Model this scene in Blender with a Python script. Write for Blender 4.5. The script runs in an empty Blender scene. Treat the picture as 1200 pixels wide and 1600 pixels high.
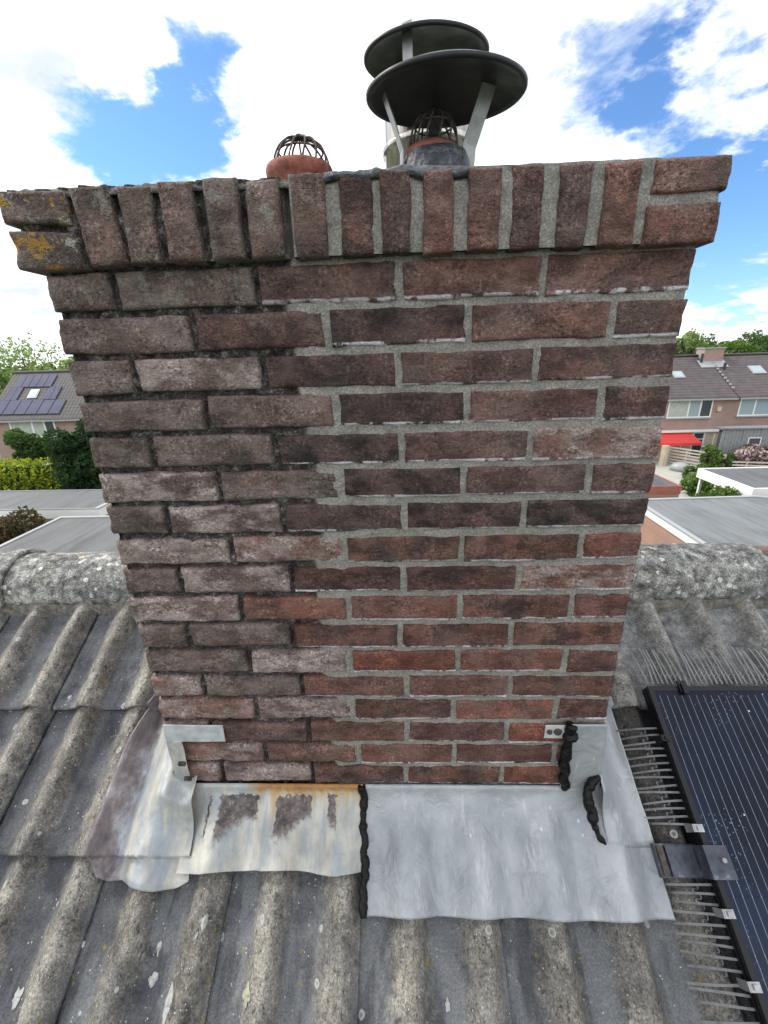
import bpy, math, random
import numpy as np
from mathutils import Vector, Matrix
rnd = random.Random(7)
RN = np.random.RandomState(7)
scene = bpy.context.scene
COL = scene.collection
R = math.radians

# ------------------------------------------------------------------ camera
F_PX = 670.0
YAW, PITCH, ROLL = -0.03826, 0.34679, 0.02956
CAM = np.array([0.0512, -0.7387, 0.9601])
def cam_axes():
    cy, sy, cp, sp = math.cos(YAW), math.sin(YAW), math.cos(PITCH), math.sin(PITCH)
    f = np.array([sy*cp, cy*cp, -sp]); r0 = np.array([cy, -sy, 0.0]); d0 = np.cross(f, r0)
    r = math.cos(ROLL)*r0 + math.sin(ROLL)*d0; d = -math.sin(ROLL)*r0 + math.cos(ROLL)*d0
    return r, d, f
AR, AD, AF = cam_axes()
cam = bpy.data.cameras.new('camera'); camo = bpy.data.objects.new('camera', cam); COL.objects.link(camo)
cam.sensor_fit = 'HORIZONTAL'; cam.sensor_width = 36.0; cam.lens = 36.0*F_PX/1200.0
cam.clip_start = 0.02; cam.clip_end = 6000.0
mw = Matrix.Identity(4)
for i in range(3):
    mw[i][0] = AR[i]; mw[i][1] = -AD[i]; mw[i][2] = -AF[i]; mw[i][3] = CAM[i]
camo.matrix_world = mw
scene.camera = camo

def at(x, y, n, o):
    """photo pixel -> point where the line of sight meets a real plane (normal n through o)"""
    d = AR*(x-600)/F_PX + AD*(y-800)/F_PX + AF
    n = np.array(n, float); t = ((np.array(o, float)-CAM) @ n)/(d @ n)
    return CAM + t*d
def ray_dir(x, y):
    d = AR*(x-600)/F_PX + AD*(y-800)/F_PX + AF
    return d/np.linalg.norm(d)

# ------------------------------------------------------------------ world, sun, exposure
SUN_EL, SUN_AZ = 44.0, -68.0        # azimuth measured from +Y (away from camera) towards +X
w = bpy.data.worlds.new('World'); scene.world = w; w.use_nodes = True
wt = w.node_tree; wt.nodes.clear()
def WN(t, **k):
    n = wt.nodes.new(t)
    for a, v in k.items(): setattr(n, a, v)
    return n
def wl(a, b): wt.links.new(a, b)
out = WN('ShaderNodeOutputWorld'); bg = WN('ShaderNodeBackground'); bg.inputs['Strength'].default_value = 0.105
sky = WN('ShaderNodeTexSky'); sky.sky_type = 'NISHITA'; sky.sun_disc = False
sky.sun_elevation = R(SUN_EL); sky.sun_rotation = R(SUN_AZ); sky.air_density = 1.0; sky.dust_density = 0.3; sky.ozone_density = 2.2
tc = WN('ShaderNodeTexCoord')
sep = WN('ShaderNodeSeparateXYZ'); wl(tc.outputs['Generated'], sep.inputs[0])
def wmath(op, a, b=None, clamp=False):
    n = WN('ShaderNodeMath', operation=op, use_clamp=clamp)
    for i, v in enumerate((a, b)):
        if v is None: continue
        if isinstance(v, (int, float)): n.inputs[i].default_value = v
        else: wl(v, n.inputs[i])
    return n.outputs[0]
zc = wmath('ADD', wmath('MAXIMUM', sep.outputs[2], 0.0), 0.22)
comb = WN('ShaderNodeCombineXYZ')
wl(wmath('DIVIDE', sep.outputs[0], zc), comb.inputs[0]); wl(wmath('DIVIDE', sep.outputs[1], zc), comb.inputs[1])
def wnoise(scale, detail, rough, off, dist=0.0):
    m = WN('ShaderNodeMapping'); m.inputs['Location'].default_value = off; wl(comb.outputs[0], m.inputs[0])
    n = WN('ShaderNodeTexNoise'); wl(m.outputs[0], n.inputs['Vector'])
    n.inputs['Scale'].default_value = scale; n.inputs['Detail'].default_value = detail; n.inputs['Roughness'].default_value = rough
    n.inputs['Distortion'].default_value = dist
    return n.outputs['Fac']
cover = wnoise(2.1, 9, 0.60, (3.1, 1.7, 0.4), 0.35)
cover = wmath('ADD', cover, 0.325)
wn_ = WN('ShaderNodeTexNoise'); wl(comb.outputs[0], wn_.inputs['Vector']); wn_.inputs['Scale'].default_value = 3.6; wn_.inputs['Detail'].default_value = 6; wn_.inputs['Roughness'].default_value = .62
wv = WN('ShaderNodeVectorMath', operation='MULTIPLY_ADD'); wl(wn_.outputs['Color'], wv.inputs[0]); wv.inputs[1].default_value = (.30,.30,.30); wl(tc.outputs['Generated'], wv.inputs[2])
wv2 = WN('ShaderNodeVectorMath', operation='SUBTRACT'); wl(wv.outputs[0], wv2.inputs[0]); wv2.inputs[1].default_value = (.15,.15,.15)
wv3 = WN('ShaderNodeVectorMath', operation='NORMALIZE'); wl(wv2.outputs[0], wv3.inputs[0])
# breaks in the cloud cover
for (px, py, rad, amt) in [(345, 195, 8, .36), (250, 235, 6, .28), (135, 205, 4, .26), (945, 120, 6, .32), (1090, 250, 8, .38), (1105, 370, 8, .32), (575, 0, 4.5, .28), (300, 60, 3.5, .26), (1150, 470, 6, .2)]:
    d = ray_dir(px, py)
    dp = WN('ShaderNodeVectorMath', operation='DOT_PRODUCT'); wl(wv3.outputs[0], dp.inputs[0]); dp.inputs[1].default_value = tuple(d)
    mr = WN('ShaderNodeMapRange', interpolation_type='SMOOTHSTEP'); wl(dp.outputs['Value'], mr.inputs[0])
    mr.inputs[1].default_value = math.cos(R(rad*1.3)); mr.inputs[2].default_value = math.cos(R(rad*0.1)); mr.inputs[3].default_value = 0.0; mr.inputs[4].default_value = amt
    cover = wmath('SUBTRACT', cover, mr.outputs[0])
cm = WN('ShaderNodeMapRange', interpolation_type='SMOOTHSTEP'); wl(cover, cm.inputs[0]); cm.inputs[1].default_value = 0.36; cm.inputs[2].default_value = 0.66
shade = WN('ShaderNodeMapRange', interpolation_type='SMOOTHSTEP'); wl(wnoise(2.3, 6, 0.55, (7.3, 4.2, 2.0), 0.3), shade.inputs[0]); shade.inputs[1].default_value = 0.42; shade.inputs[2].default_value = 0.70
cc = WN('ShaderNodeMix', data_type='RGBA'); wl(shade.outputs[0], cc.inputs[0])
cc.inputs[6].default_value = (8.9, 8.95, 9.0, 1); cc.inputs[7].default_value = (4.1, 4.5, 5.1, 1)
skyc = WN('ShaderNodeMix', data_type='RGBA'); wl(cm.outputs[0], skyc.inputs[0]); deep = WN('ShaderNodeMix', data_type='RGBA', blend_type='MULTIPLY'); deep.inputs[0].default_value = 1.0; wl(sky.outputs[0], deep.inputs[6]); deep.inputs[7].default_value = (.58,.78,1.0,1); wl(deep.outputs[2], skyc.inputs[6]); wl(cc.outputs[2], skyc.inputs[7])
wl(skyc.outputs[2], bg.inputs['Color']); wl(bg.outputs[0], out.inputs[0])

sl = bpy.data.lights.new('sun', 'SUN'); so = bpy.data.objects.new('sun', sl); COL.objects.link(so)
sl.energy = 1.5; sl.angle = R(12); sl.color = (1.0, 0.95, 0.87)
sd = Vector((math.sin(R(SUN_AZ))*math.cos(R(SUN_EL)), math.cos(R(SUN_AZ))*math.cos(R(SUN_EL)), math.sin(R(SUN_EL))))
so.rotation_euler = sd.to_track_quat('Z', 'Y').to_euler(); so.location = sd*20
scene.render.engine = 'CYCLES'
scene.cycles.max_bounces = 5; scene.cycles.diffuse_bounces = 3; scene.cycles.glossy_bounces = 3; scene.cycles.transmission_bounces = 3
vs = scene.view_settings; vs.view_transform = 'Standard'; vs.look = 'None'; vs.exposure = 1.0; vs.gamma = 1.0; vs.use_curve_mapping = False

# ------------------------------------------------------------------ numpy noise
_perm = np.random.RandomState(3).rand(64, 64, 64).astype(np.float32)
def vnoise(x, y, z):
    x, y, z = np.broadcast_arrays(np.asarray(x, float), np.asarray(y, float), np.asarray(z, float))
    xi, yi, zi = np.floor(x).astype(int), np.floor(y).astype(int), np.floor(z).astype(int)
    fx, fy, fz = x-xi, y-yi, z-zi
    fx = fx*fx*(3-2*fx); fy = fy*fy*(3-2*fy); fz = fz*fz*(3-2*fz)
    g = lambda a, b, c: _perm[(xi+a) & 63, (yi+b) & 63, (zi+c) & 63]
    c00 = g(0,0,0)*(1-fx)+g(1,0,0)*fx; c10 = g(0,1,0)*(1-fx)+g(1,1,0)*fx
    c01 = g(0,0,1)*(1-fx)+g(1,0,1)*fx; c11 = g(0,1,1)*(1-fx)+g(1,1,1)*fx
    return (c00*(1-fy)+c10*fy)*(1-fz)+(c01*(1-fy)+c11*fy)*fz - 0.5
def fbm(x, y, z, o=4):
    s = 0; a = 1.0
    for i in range(o):
        s = s + a*vnoise(x*2**i+17.3*i, y*2**i+5.1*i, z*2**i+9.7*i); a *= 0.5
    return s
def sstep(a, b, x):
    t = np.clip((x-a)/(b-a), 0, 1); return t*t*(3-2*t)

# ------------------------------------------------------------------ mesh helpers
def mesh_from(name, V, Fq, smooth=True):
    me = bpy.data.meshes.new(name)
    me.from_pydata(np.asarray(V, float).tolist(), [], [tuple(int(i) for i in f) for f in Fq])
    if smooth: me.polygons.foreach_set('use_smooth', [True]*len(me.polygons))
    me.update()
    return me
def link(name, me, mat=None, parent=None, loc=None, rot=None, mw=None, label=None, cat=None, group=None, kind=None):
    o = bpy.data.objects.new(name, me); COL.objects.link(o)
    if mat is not None and me is not None and len(me.materials) == 0: me.materials.append(mat)
    if loc is not None: o.location = loc
    if rot is not None: o.rotation_euler = rot
    if mw is not None: o.matrix_world = mw
    if parent is not None: o.parent = parent
    tag(o, label, cat, group, kind)
    return o
def tag(o, label=None, cat=None, group=None, kind=None):
    if label: o['label'] = label
    if cat: o['category'] = cat
    if group: o['group'] = group
    if kind: o['kind'] = kind
def empty(name, loc, label, cat, group=None):
    o = bpy.data.objects.new(name, None); COL.objects.link(o); o.location = loc; o.empty_display_size = 0.1
    tag(o, label, cat, group); return o
def child(name, me, mat, parent, **k):
    """mesh given in world coordinates, parented to a thing whose origin is elsewhere"""
    o = link(name, me, mat, **k)
    o.parent = parent; o.matrix_parent_inverse = Matrix.Translation(-Vector(parent.location))
    return o
class MB:
    def __init__(s): s.v = []; s.f = []
    def box(s, x0, x1, y0, y1, z0, z1):
        b = len(s.v); s.v += [(x,y,z) for z in (z0,z1) for (x,y) in ((x0,y0),(x1,y0),(x1,y1),(x0,y1))]
        s.f += [(b,b+3,b+2,b+1),(b+4,b+5,b+6,b+7),(b,b+1,b+5,b+4),(b+1,b+2,b+6,b+5),(b+2,b+3,b+7,b+6),(b+3,b,b+4,b+7)]
        return s
    def obox(s, P, ex, ey, ez, sx, sy, sz):
        """oriented box centred at P"""
        P, ex, ey, ez = (np.array(a, float) for a in (P, ex, ey, ez)); b = len(s.v)
        for dz in (-1,1):
            for (dx,dy) in ((-1,-1),(1,-1),(1,1),(-1,1)):
                s.v.append(tuple(P+ex*sx/2*dx+ey*sy/2*dy+ez*sz/2*dz))
        s.f += [(b,b+3,b+2,b+1),(b+4,b+5,b+6,b+7),(b,b+1,b+5,b+4),(b+1,b+2,b+6,b+5),(b+2,b+3,b+7,b+6),(b+3,b,b+4,b+7)]
        return s
    def poly_prism(s, pts, z0, z1):
        b = len(s.v); n = len(pts); s.v += [(p[0],p[1],z0) for p in pts]+[(p[0],p[1],z1) for p in pts]
        s.f += [tuple(range(b+n-1,b-1,-1)), tuple(range(b+n,b+2*n))]
        for i in range(n): j = (i+1)%n; s.f.append((b+i,b+j,b+n+j,b+n+i))
        return s
    def poly(s, pts):
        b = len(s.v); s.v += [tuple(p) for p in pts]; s.f.append(tuple(range(b,b+len(pts)))); return s
    def slab(s, pts, thick):
        """flat polygon in 3D given a thickness along its own normal"""
        P = [np.array(p, float) for p in pts]; n = np.cross(P[1]-P[0], P[2]-P[0]); n /= np.linalg.norm(n)
        b = len(s.v); k = len(P); s.v += [tuple(p) for p in P]+[tuple(p-n*thick) for p in P]
        s.f += [tuple(range(b,b+k)), tuple(range(b+2*k-1,b+k-1,-1))]
        for i in range(k): j = (i+1)%k; s.f.append((b+j,b+i,b+k+i,b+k+j))
        return s
    def tube(s, pts, rad, n=6, cap=True):
        P = [np.array(p, float) for p in pts]; m = len(P); b = len(s.v)
        rads = rad if hasattr(rad, '__len__') else [rad]*m
        up = np.array([0.31,0.2,0.93])
        for i in range(m):
            t = P[min(i+1,m-1)]-P[max(i-1,0)]; t /= (np.linalg.norm(t)+1e-12)
            a = np.cross(t, up); 
            if np.linalg.norm(a) < 1e-3: a = np.cross(t, [1,0,0])
            a /= np.linalg.norm(a); c = np.cross(t, a)
            for k in range(n):
                th = 2*math.pi*k/n; s.v.append(tuple(P[i]+rads[i]*(math.cos(th)*a+math.sin(th)*c)))
        for i in range(m-1):
            for k in range(n):
                l = (k+1)%n; s.f.append((b+i*n+k,b+i*n+l,b+(i+1)*n+l,b+(i+1)*n+k))
        if cap:
            s.f.append(tuple(b+k for k in range(n-1,-1,-1))); s.f.append(tuple(b+(m-1)*n+k for k in range(n)))
        return s
    def lathe(s, prof, c=(0,0,0), n=40, wob=0.0, seed=0):
        b = len(s.v); m = len(prof)
        for i,(r,z) in enumerate(prof):
            for k in range(n):
                th = 2*math.pi*k/n; rr = r*(1+wob*float(fbm(np.array(3*math.cos(th)+seed),np.array(3*math.sin(th)),np.array(z*30))))
                s.v.append((c[0]+rr*math.cos(th), c[1]+rr*math.sin(th), c[2]+z))
        for i in range(m-1):
            for k in range(n):
                l = (k+1)%n; s.f.append((b+i*n+k,b+i*n+l,b+(i+1)*n+l,b+(i+1)*n+k))
        return s
    def build(s, name, mat, parent=None, smooth=False, **k):
        me = mesh_from(name, s.v, s.f, smooth)
        return child(name, me, mat, parent, **k) if parent is not None else link(name, me, mat, **k)
def grid_faces(nu, nv, keep=None):
    a = np.arange((nv-1)*(nu-1)); i = a % (nu-1); j = a//(nu-1); v = j*nu+i
    Fq = np.stack([v, v+1, v+nu+1, v+nu], 1)
    return Fq if keep is None else Fq[keep.reshape(-1)[a]]
def shell(P, thick_vec, keep=None):
    """P: (nv,nu,3) surface -> closed thin solid"""
    nv, nu, _ = P.shape; top = P.reshape(-1,3); bot = (P+thick_vec).reshape(-1,3); N = nu*nv
    Fq = grid_faces(nu, nv, keep); faces = [tuple(f) for f in Fq.tolist()]+[tuple(N+i for i in f[::-1]) for f in Fq.tolist()]
    cnt = {}
    for f in Fq.tolist():
        for k in range(4):
            e = (f[k], f[(k+1)%4]); cnt[e] = 1
    for (a,b) in list(cnt):
        if (b,a) not in cnt: faces.append((b,a,a+N,b+N))
    V = np.concatenate([top, bot])
    used = np.unique(np.concatenate([np.array(f) for f in faces])) if keep is not None else np.arange(2*N)
    mp = -np.ones(2*N, int); mp[used] = np.arange(len(used))
    return V[used], [tuple(int(mp[i]) for i in f) for f in faces]

# ------------------------------------------------------------------ material helpers
class NT:
    def __init__(s, name):
        s.m = bpy.data.materials.new(name); s.m.use_nodes = True; s.t = s.m.node_tree
        s.b = s.t.nodes['Principled BSDF']; s._pos = None; s._obj = None
    def new(s, t, **k):
        n = s.t.nodes.new(t)
        for a, v in k.items(): setattr(n, a, v)
        return n
    def put(s, sock, v):
        if v is None: return
        if isinstance(v, bpy.types.NodeSocket): s.t.links.new(v, sock)
        elif isinstance(v, (tuple, list)) and len(v) == 3 and sock.type == 'RGBA': sock.default_value = (*v, 1)
        else: sock.default_value = v
    def pos(s):
        if s._pos is None: s._pos = s.new('ShaderNodeNewGeometry').outputs['Position']
        return s._pos
    def obj(s):
        if s._obj is None: s._obj = s.new('ShaderNodeTexCoord').outputs['Object']
        return s._obj
    def math(s, op, a, b=None, clamp=False):
        n = s.new('ShaderNodeMath', operation=op, use_clamp=clamp); s.put(n.inputs[0], a); s.put(n.inputs[1], b); return n.outputs[0]
    def scale(s, vec, sc, off=(0,0,0), rot=(0,0,0)):
        n = s.new('ShaderNodeMapping'); s.put(n.inputs[0], vec); n.inputs['Scale'].default_value = sc; n.inputs['Location'].default_value = off; n.inputs['Rotation'].default_value = rot; return n.outputs[0]
    def noise(s, sc, detail=4, rough=0.55, vec=None, dist=0.0, col=False):
        n = s.new('ShaderNodeTexNoise'); s.put(n.inputs['Vector'], vec if vec is not None else s.pos()); n.inputs['Scale'].default_value = sc
        n.inputs['Detail'].default_value = detail; n.inputs['Roughness'].default_value = rough; n.inputs['Distortion'].default_value = dist
        return n.outputs['Color' if col else 'Fac']
    def voro(s, sc, vec=None, feat='F1', rnd=1.0):
        n = s.new('ShaderNodeTexVoronoi', feature=feat); s.put(n.inputs['Vector'], vec if vec is not None else s.pos()); n.inputs['Scale'].default_value = sc
        n.inputs['Randomness'].default_value = rnd; return n.outputs['Distance']
    def ss(s, v, a, b, lo=0.0, hi=1.0):
        n = s.new('ShaderNodeMapRange', interpolation_type='SMOOTHSTEP'); s.put(n.inputs[0], v)
        for i, x in zip((1,2,3,4), (a,b,lo,hi)): s.put(n.inputs[i], x)
        return n.outputs[0]
    def lin(s, v, a, b, lo, hi):
        n = s.new('ShaderNodeMapRange'); s.put(n.inputs[0], v)
        for i, x in zip((1,2,3,4), (a,b,lo,hi)): s.put(n.inputs[i], x)
        return n.outputs[0]
    def mix(s, f, a, b, mode='MIX'):
        n = s.new('ShaderNodeMix', data_type='RGBA', blend_type=mode, clamp_factor=True); s.put(n.inputs[0], f); s.put(n.inputs[6], a); s.put(n.inputs[7], b); return n.outputs[2]
    def ramp(s, f, stops):
        n = s.new('ShaderNodeValToRGB'); s.put(n.inputs[0], f); cr = n.color_ramp
        while len(cr.elements) < len(stops): cr.elements.new(0.5)
        for e, (p, c) in zip(cr.elements, stops): e.position = p; e.color = (*c, 1)
        return n.outputs[0]
    def xyz(s, vec):
        n = s.new('ShaderNodeSeparateXYZ'); s.put(n.inputs[0], vec); return n.outputs
    def prop(s, name):
        n = s.new('ShaderNodeAttribute', attribute_type='OBJECT', attribute_name=name); return n.outputs['Fac']
    def bump(s, h, strength=0.5, dist=0.002, normal=None):
        n = s.new('ShaderNodeBump'); n.inputs['Strength'].default_value = strength; n.inputs['Distance'].default_value = dist
        s.put(n.inputs['Height'], h); s.put(n.inputs['Normal'], normal); return n.outputs[0]
    def done(s, col, rough=0.8, metal=0.0, normal=None, spec=None):
        s.put(s.b.inputs['Base Color'], col); s.put(s.b.inputs['Roughness'], rough); s.put(s.b.inputs['Metallic'], metal); s.put(s.b.inputs['Normal'], normal)
        if spec is not None: s.b.inputs['Specular IOR Level'].default_value = spec
        return s.m
def lin3(r, g, b, k=1.0):
    f = lambda c: (c/255/12.92 if c/255 <= .04045 else ((c/255+.055)/1.055)**2.4)
    return (f(r)*k, f(g)*k, f(b)*k)
def plain(name, rgb, rough=0.7, metal=0.0, var=0.25, sc=3.0, bump=0.0, bsc=40):
    n = NT(name); c = n.mix(1.0, rgb, n.ramp(n.noise(sc, 5, .6), [(0.25,(1-var,)*3),(0.75,(1+var*.6,)*3)]), 'MULTIPLY')
    nm = n.bump(n.noise(bsc, 4), bump, 0.01) if bump else None
    return n.done(c, rough, metal, nm)

# ---- brick
def mat_brick():
    n = NT('brick_clay'); oi = n.new('ShaderNodeObjectInfo'); base = oi.outputs['Color']
    low = n.noise(13, 4, .6); c = n.mix(1.0, base, n.ramp(low, [(0.30,(.55,.54,.55)),(0.5,(1,1,1)),(0.70,(1.45,1.28,1.22))]), 'MULTIPLY')
    streak = n.noise(1.0, 3, .65, n.scale(n.pos(), (22,22,110)))
    c = n.mix(n.ss(streak, .50, .72, 0, .55), c, n.mix(1.0, c, (1.45,1.32,1.28), 'MULTIPLY'))
    soot = n.math('MULTIPLY', n.ss(n.noise(17, 4, .68, n.scale(n.pos(), (1,1,1.5), (3,1,2))), .42, .60), n.prop('soot'))
    c = n.mix(soot, c, (.020,.016,.016))
    red = n.ss(n.noise(34, 4, .6, n.scale(n.pos(), (1,1,1), (9,2,4))), .60, .70)
    c = n.mix(n.math('MULTIPLY', red, n.prop('chips')), c, (.21,.085,.06))
    bl = n.math('MULTIPLY', n.ss(n.noise(15, 5, .68, n.scale(n.pos(), (.7,1,1.25), (1,7,3))), .43, .60), n.prop('bloom'))
    c = n.mix(bl, c, (.40,.335,.315))
    grit = n.noise(190, 2, .8)
    gm_ = n.ss(n.noise(21, 2, .6, n.scale(n.pos(), (1,1,1), (6,3,7))), .35, .65, .25, 1.0)
    c = n.mix(n.math('MULTIPLY', n.ss(grit, .53, .68, 0, .72), gm_), c, n.mix(1.0, c, (2.4,2.4,2.4), 'MULTIPLY'))
    c = n.mix(n.math('MULTIPLY', n.ss(grit, .34, .47, .72, 0), gm_), c, (.018,.014,.014))
    # salt line that has run out along the lower arris
    o = n.xyz(n.obj()); zb = n.math('ADD', o[2], n.math('MULTIPLY', n.noise(60, 3), .004))
    salt = n.math('MULTIPLY', n.ss(zb, -.0180, -.0205), n.prop('salt'))
    salt = n.math('MULTIPLY', salt, n.ss(n.noise(26, 5, .7, n.scale(n.pos(), (1,1,.6), (4,4,4))), .42, .52))
    c = n.mix(salt, c, (.78,.76,.82))
    # lichens
    lp = n.prop('lichen')
    li = n.math('MULTIPLY', n.ss(n.noise(42, 4, .6, n.scale(n.pos(), (1,1,1), (2,8,5))), .56, .62), n.ss(lp, 0.0, 1.0))
    c = n.mix(li, c, (.33,.34,.29))
    yl = n.math('MULTIPLY', n.ss(n.noise(34, 5, .65, n.scale(n.pos(), (1,1,1), (5.5,3,1.2))), .53, .57, 0, .9), n.ss(lp, .7, 1.2))
    c = n.mix(yl, c, n.mix(n.noise(90, 3), (.26,.14,.03), (.50,.30,.06)))
    h1 = n.noise(300, 2, .7); h2 = n.noise(1.0, 3, .7, n.scale(n.pos(), (75,75,210)), .6)
    nm = n.bump(h1, 1.0, .0062, n.bump(h2, .6, .007))
    return n.done(c, .92, 0, nm, .25)
# ---- mortar: two mixes, old crumbling and fresh pointing, split by a vertex attribute
def mat_mortar():
    n = NT('mortar'); a = n.new('ShaderNodeAttribute', attribute_name='fresh').outputs['Fac']
    sp = n.noise(330, 2, .7); lo = n.noise(28, 5, .6)
    fresh = n.mix(1.0, n.ramp(lo, [(.3,(.185,.178,.162)),(.7,(.275,.266,.245))]), n.ramp(sp, [(.34,(.68,.68,.68)),(.5,(1,1,1)),(.66,(1.45,1.45,1.45))]), 'MULTIPLY')
    old = n.mix(1.0, n.ramp(n.noise(60, 6, .7), [(.32,(.018,.017,.016)),(.55,(.075,.071,.066)),(.70,(.26,.25,.235))]), n.ramp(sp, [(.34,(.4,.4,.4)),(.52,(1,1,1)),(.66,(1.9,1.9,1.9))]), 'MULTIPLY')
    c = n.mix(a, old, fresh)
    nm = n.bump(n.noise(300, 4, .75), .6, .003, n.bump(n.noise(1, 4, .6, n.scale(n.pos(), (60,60,240))), .35, .003))
    return n.done(c, .95, 0, nm, .2)
def mat_tile():
    n = NT('concrete_tile'); o = n.xyz(n.obj()); u = n.math('DIVIDE', n.math('ADD', o[0], .046), .15)
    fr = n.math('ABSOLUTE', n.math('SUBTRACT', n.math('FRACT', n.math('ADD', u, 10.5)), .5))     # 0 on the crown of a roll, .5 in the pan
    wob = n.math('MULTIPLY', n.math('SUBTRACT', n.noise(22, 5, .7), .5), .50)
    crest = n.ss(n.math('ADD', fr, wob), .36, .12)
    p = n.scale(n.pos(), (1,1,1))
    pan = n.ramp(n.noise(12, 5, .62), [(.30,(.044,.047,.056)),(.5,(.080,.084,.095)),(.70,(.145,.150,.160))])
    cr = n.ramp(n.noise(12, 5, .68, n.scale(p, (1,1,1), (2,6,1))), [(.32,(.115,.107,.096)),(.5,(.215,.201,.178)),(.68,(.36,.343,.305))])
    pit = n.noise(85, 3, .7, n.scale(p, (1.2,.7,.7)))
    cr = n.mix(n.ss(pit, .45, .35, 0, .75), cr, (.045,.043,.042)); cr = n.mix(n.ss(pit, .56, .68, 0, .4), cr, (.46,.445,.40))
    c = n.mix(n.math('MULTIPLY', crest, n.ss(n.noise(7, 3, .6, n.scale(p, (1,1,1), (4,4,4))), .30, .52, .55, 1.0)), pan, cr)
    # pale rubbed strips in the pans, dark algae, little lichen discs
    sm = n.math('MULTIPLY', n.ss(n.noise(1, 5, .6, n.scale(n.pos(), (9,2.2,2.2))), .44, .52, 0, .7), n.ss(fr, .22, .32))
    c = n.mix(n.math('MULTIPLY', sm, n.prop('worn')), c, (.255,.268,.28))
    dk = n.ss(n.noise(15, 7, .7, n.scale(p, (1,1,1), (8,1,6))), .57, .68, 0, .75); c = n.mix(dk, c, (.033,.032,.034))
    pl = n.ramp(n.noise(30, 5, .75, n.scale(p, (1,1,1), (3,2,2))), [(.32,(.075,.078,.082)),(.5,(.20,.205,.205)),(.66,(.42,.425,.41))])
    c = n.mix(n.math('MULTIPLY', n.prop('pale'), .72), c, pl)
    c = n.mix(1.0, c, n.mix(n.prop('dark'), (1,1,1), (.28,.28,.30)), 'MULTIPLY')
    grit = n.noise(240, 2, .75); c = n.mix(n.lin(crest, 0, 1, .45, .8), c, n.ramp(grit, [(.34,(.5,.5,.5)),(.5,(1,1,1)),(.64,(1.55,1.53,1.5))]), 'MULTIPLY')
    v = n.voro(23, n.scale(p, (1,1,1), (.3,.7,.1))); rr = n.new('ShaderNodeTexVoronoi'); n.put(rr.inputs['Vector'], n.scale(p, (1,1,1), (.3,.7,.1))); rr.inputs['Scale'].default_value = 23
    pick = n.xyz(rr.outputs['Color']); vv = n.math('ADD', v, n.math('MULTIPLY', n.noise(120, 3), .10))
    disc = n.math('MULTIPLY', n.ss(vv, .25, .21), n.ss(pick[0], .86, .88))
    ring = n.math('MULTIPLY', disc, n.ss(vv, .11, .19, .25, 1))
    c = n.mix(n.math('MULTIPLY', ring, .85), c, (.40,.42,.40))
    fleck = n.math('MULTIPLY', n.ss(n.voro(95), .16, .12), n.ss(n.noise(31, 2), .52, .58)); c = n.mix(n.math('MULTIPLY', fleck, .8), c, (.55,.56,.55))
    ye = n.ss(n.noise(30, 4, .6, n.scale(p, (1,1,1), (1,5,9))), .665, .70, 0, .8); c = n.mix(ye, c, (.24,.18,.05))
    nm = n.bump(n.noise(220, 2, .75), .6, .004, n.bump(pit, .6, .008))
    return n.done(c, .9, 0, nm, .3)
def mat_ridge():
    n = NT('concrete_ridge'); c = n.ramp(n.noise(34, 6, .74), [(.32,(.05,.051,.052)),(.45,(.15,.15,.146)),(.56,(.28,.28,.268)),(.70,(.52,.53,.505))])
    c = n.mix(1.0, c, n.ramp(n.noise(5, 4), [(.3,(.65,.65,.67)),(.7,(1.25,1.25,1.22))]), 'MULTIPLY')
    v = n.voro(34); d = n.math('MULTIPLY', n.ss(v, .30, .24), n.ss(n.noise(13, 3), .50, .56)); c = n.mix(n.math('MULTIPLY', d, .8), c, (.60,.61,.58))
    c = n.mix(n.ss(n.noise(24, 4, .6, n.scale(n.pos(), (1,1,1), (3,3,8))), .675, .70, 0, .85), c, (.46,.29,.05))
    c = n.mix(1.0, c, n.ramp(n.noise(260, 3, .7), [(.36,(.45,.45,.45)),(.5,(1,1,1)),(.64,(1.6,1.6,1.6))]), 'MULTIPLY')
    return n.done(c, .93, 0, n.bump(n.noise(170, 2, .75), .5, .004, n.bump(n.noise(48, 3, .7), .45, .010)), .25)
def mat_lead_new():
    n = NT('lead_grey'); c = n.ramp(n.noise(9, 6, .6), [(.3,(.25,.272,.30)),(.5,(.315,.337,.365)),(.7,(.39,.408,.43))])
    c = n.mix(n.ss(n.noise(1, 6, .7, n.scale(n.pos(), (30,7,7))), .57, .70, 0, .5), c, (.53,.545,.555))
    c = n.mix(n.ss(n.noise(17, 6, .7, n.scale(n.pos(), (1.6,1,1), (5,5,2))), .61, .72, 0, .6), c, (.24,.24,.23))
    sp = n.math('MULTIPLY', n.ss(n.voro(26, n.scale(n.pos(), (1.3,.8,.8))), .10, .07), n.ss(n.noise(14, 2), .57, .60)); c = n.mix(n.math('MULTIPLY', sp, .6), c, (.68,.70,.71))
    dr = n.ss(n.noise(1, 5, .72, n.scale(n.pos(), (55,6,6), (2,8,3)), .4), .60, .70, 0, .5); c = n.mix(n.math('MULTIPLY', dr, n.ss(n.noise(6, 3), .42, .6)), c, (.20,.20,.195))
    sc = n.ss(n.noise(1, 3, .5, n.scale(n.pos(), (90,16,16), (1,1,1), (0,.3,.5)), 1.2), .685, .71, 0, .4); c = n.mix(sc, c, (.58,.59,.60))
    nm = n.bump(n.noise(24, 4, .6, None, .8), .42, .014, n.bump(n.noise(110, 3), .2, .003))
    return n.done(c, n.lin(n.noise(25, 4), .3, .7, .36, .62), .25, nm, .5)
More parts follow.
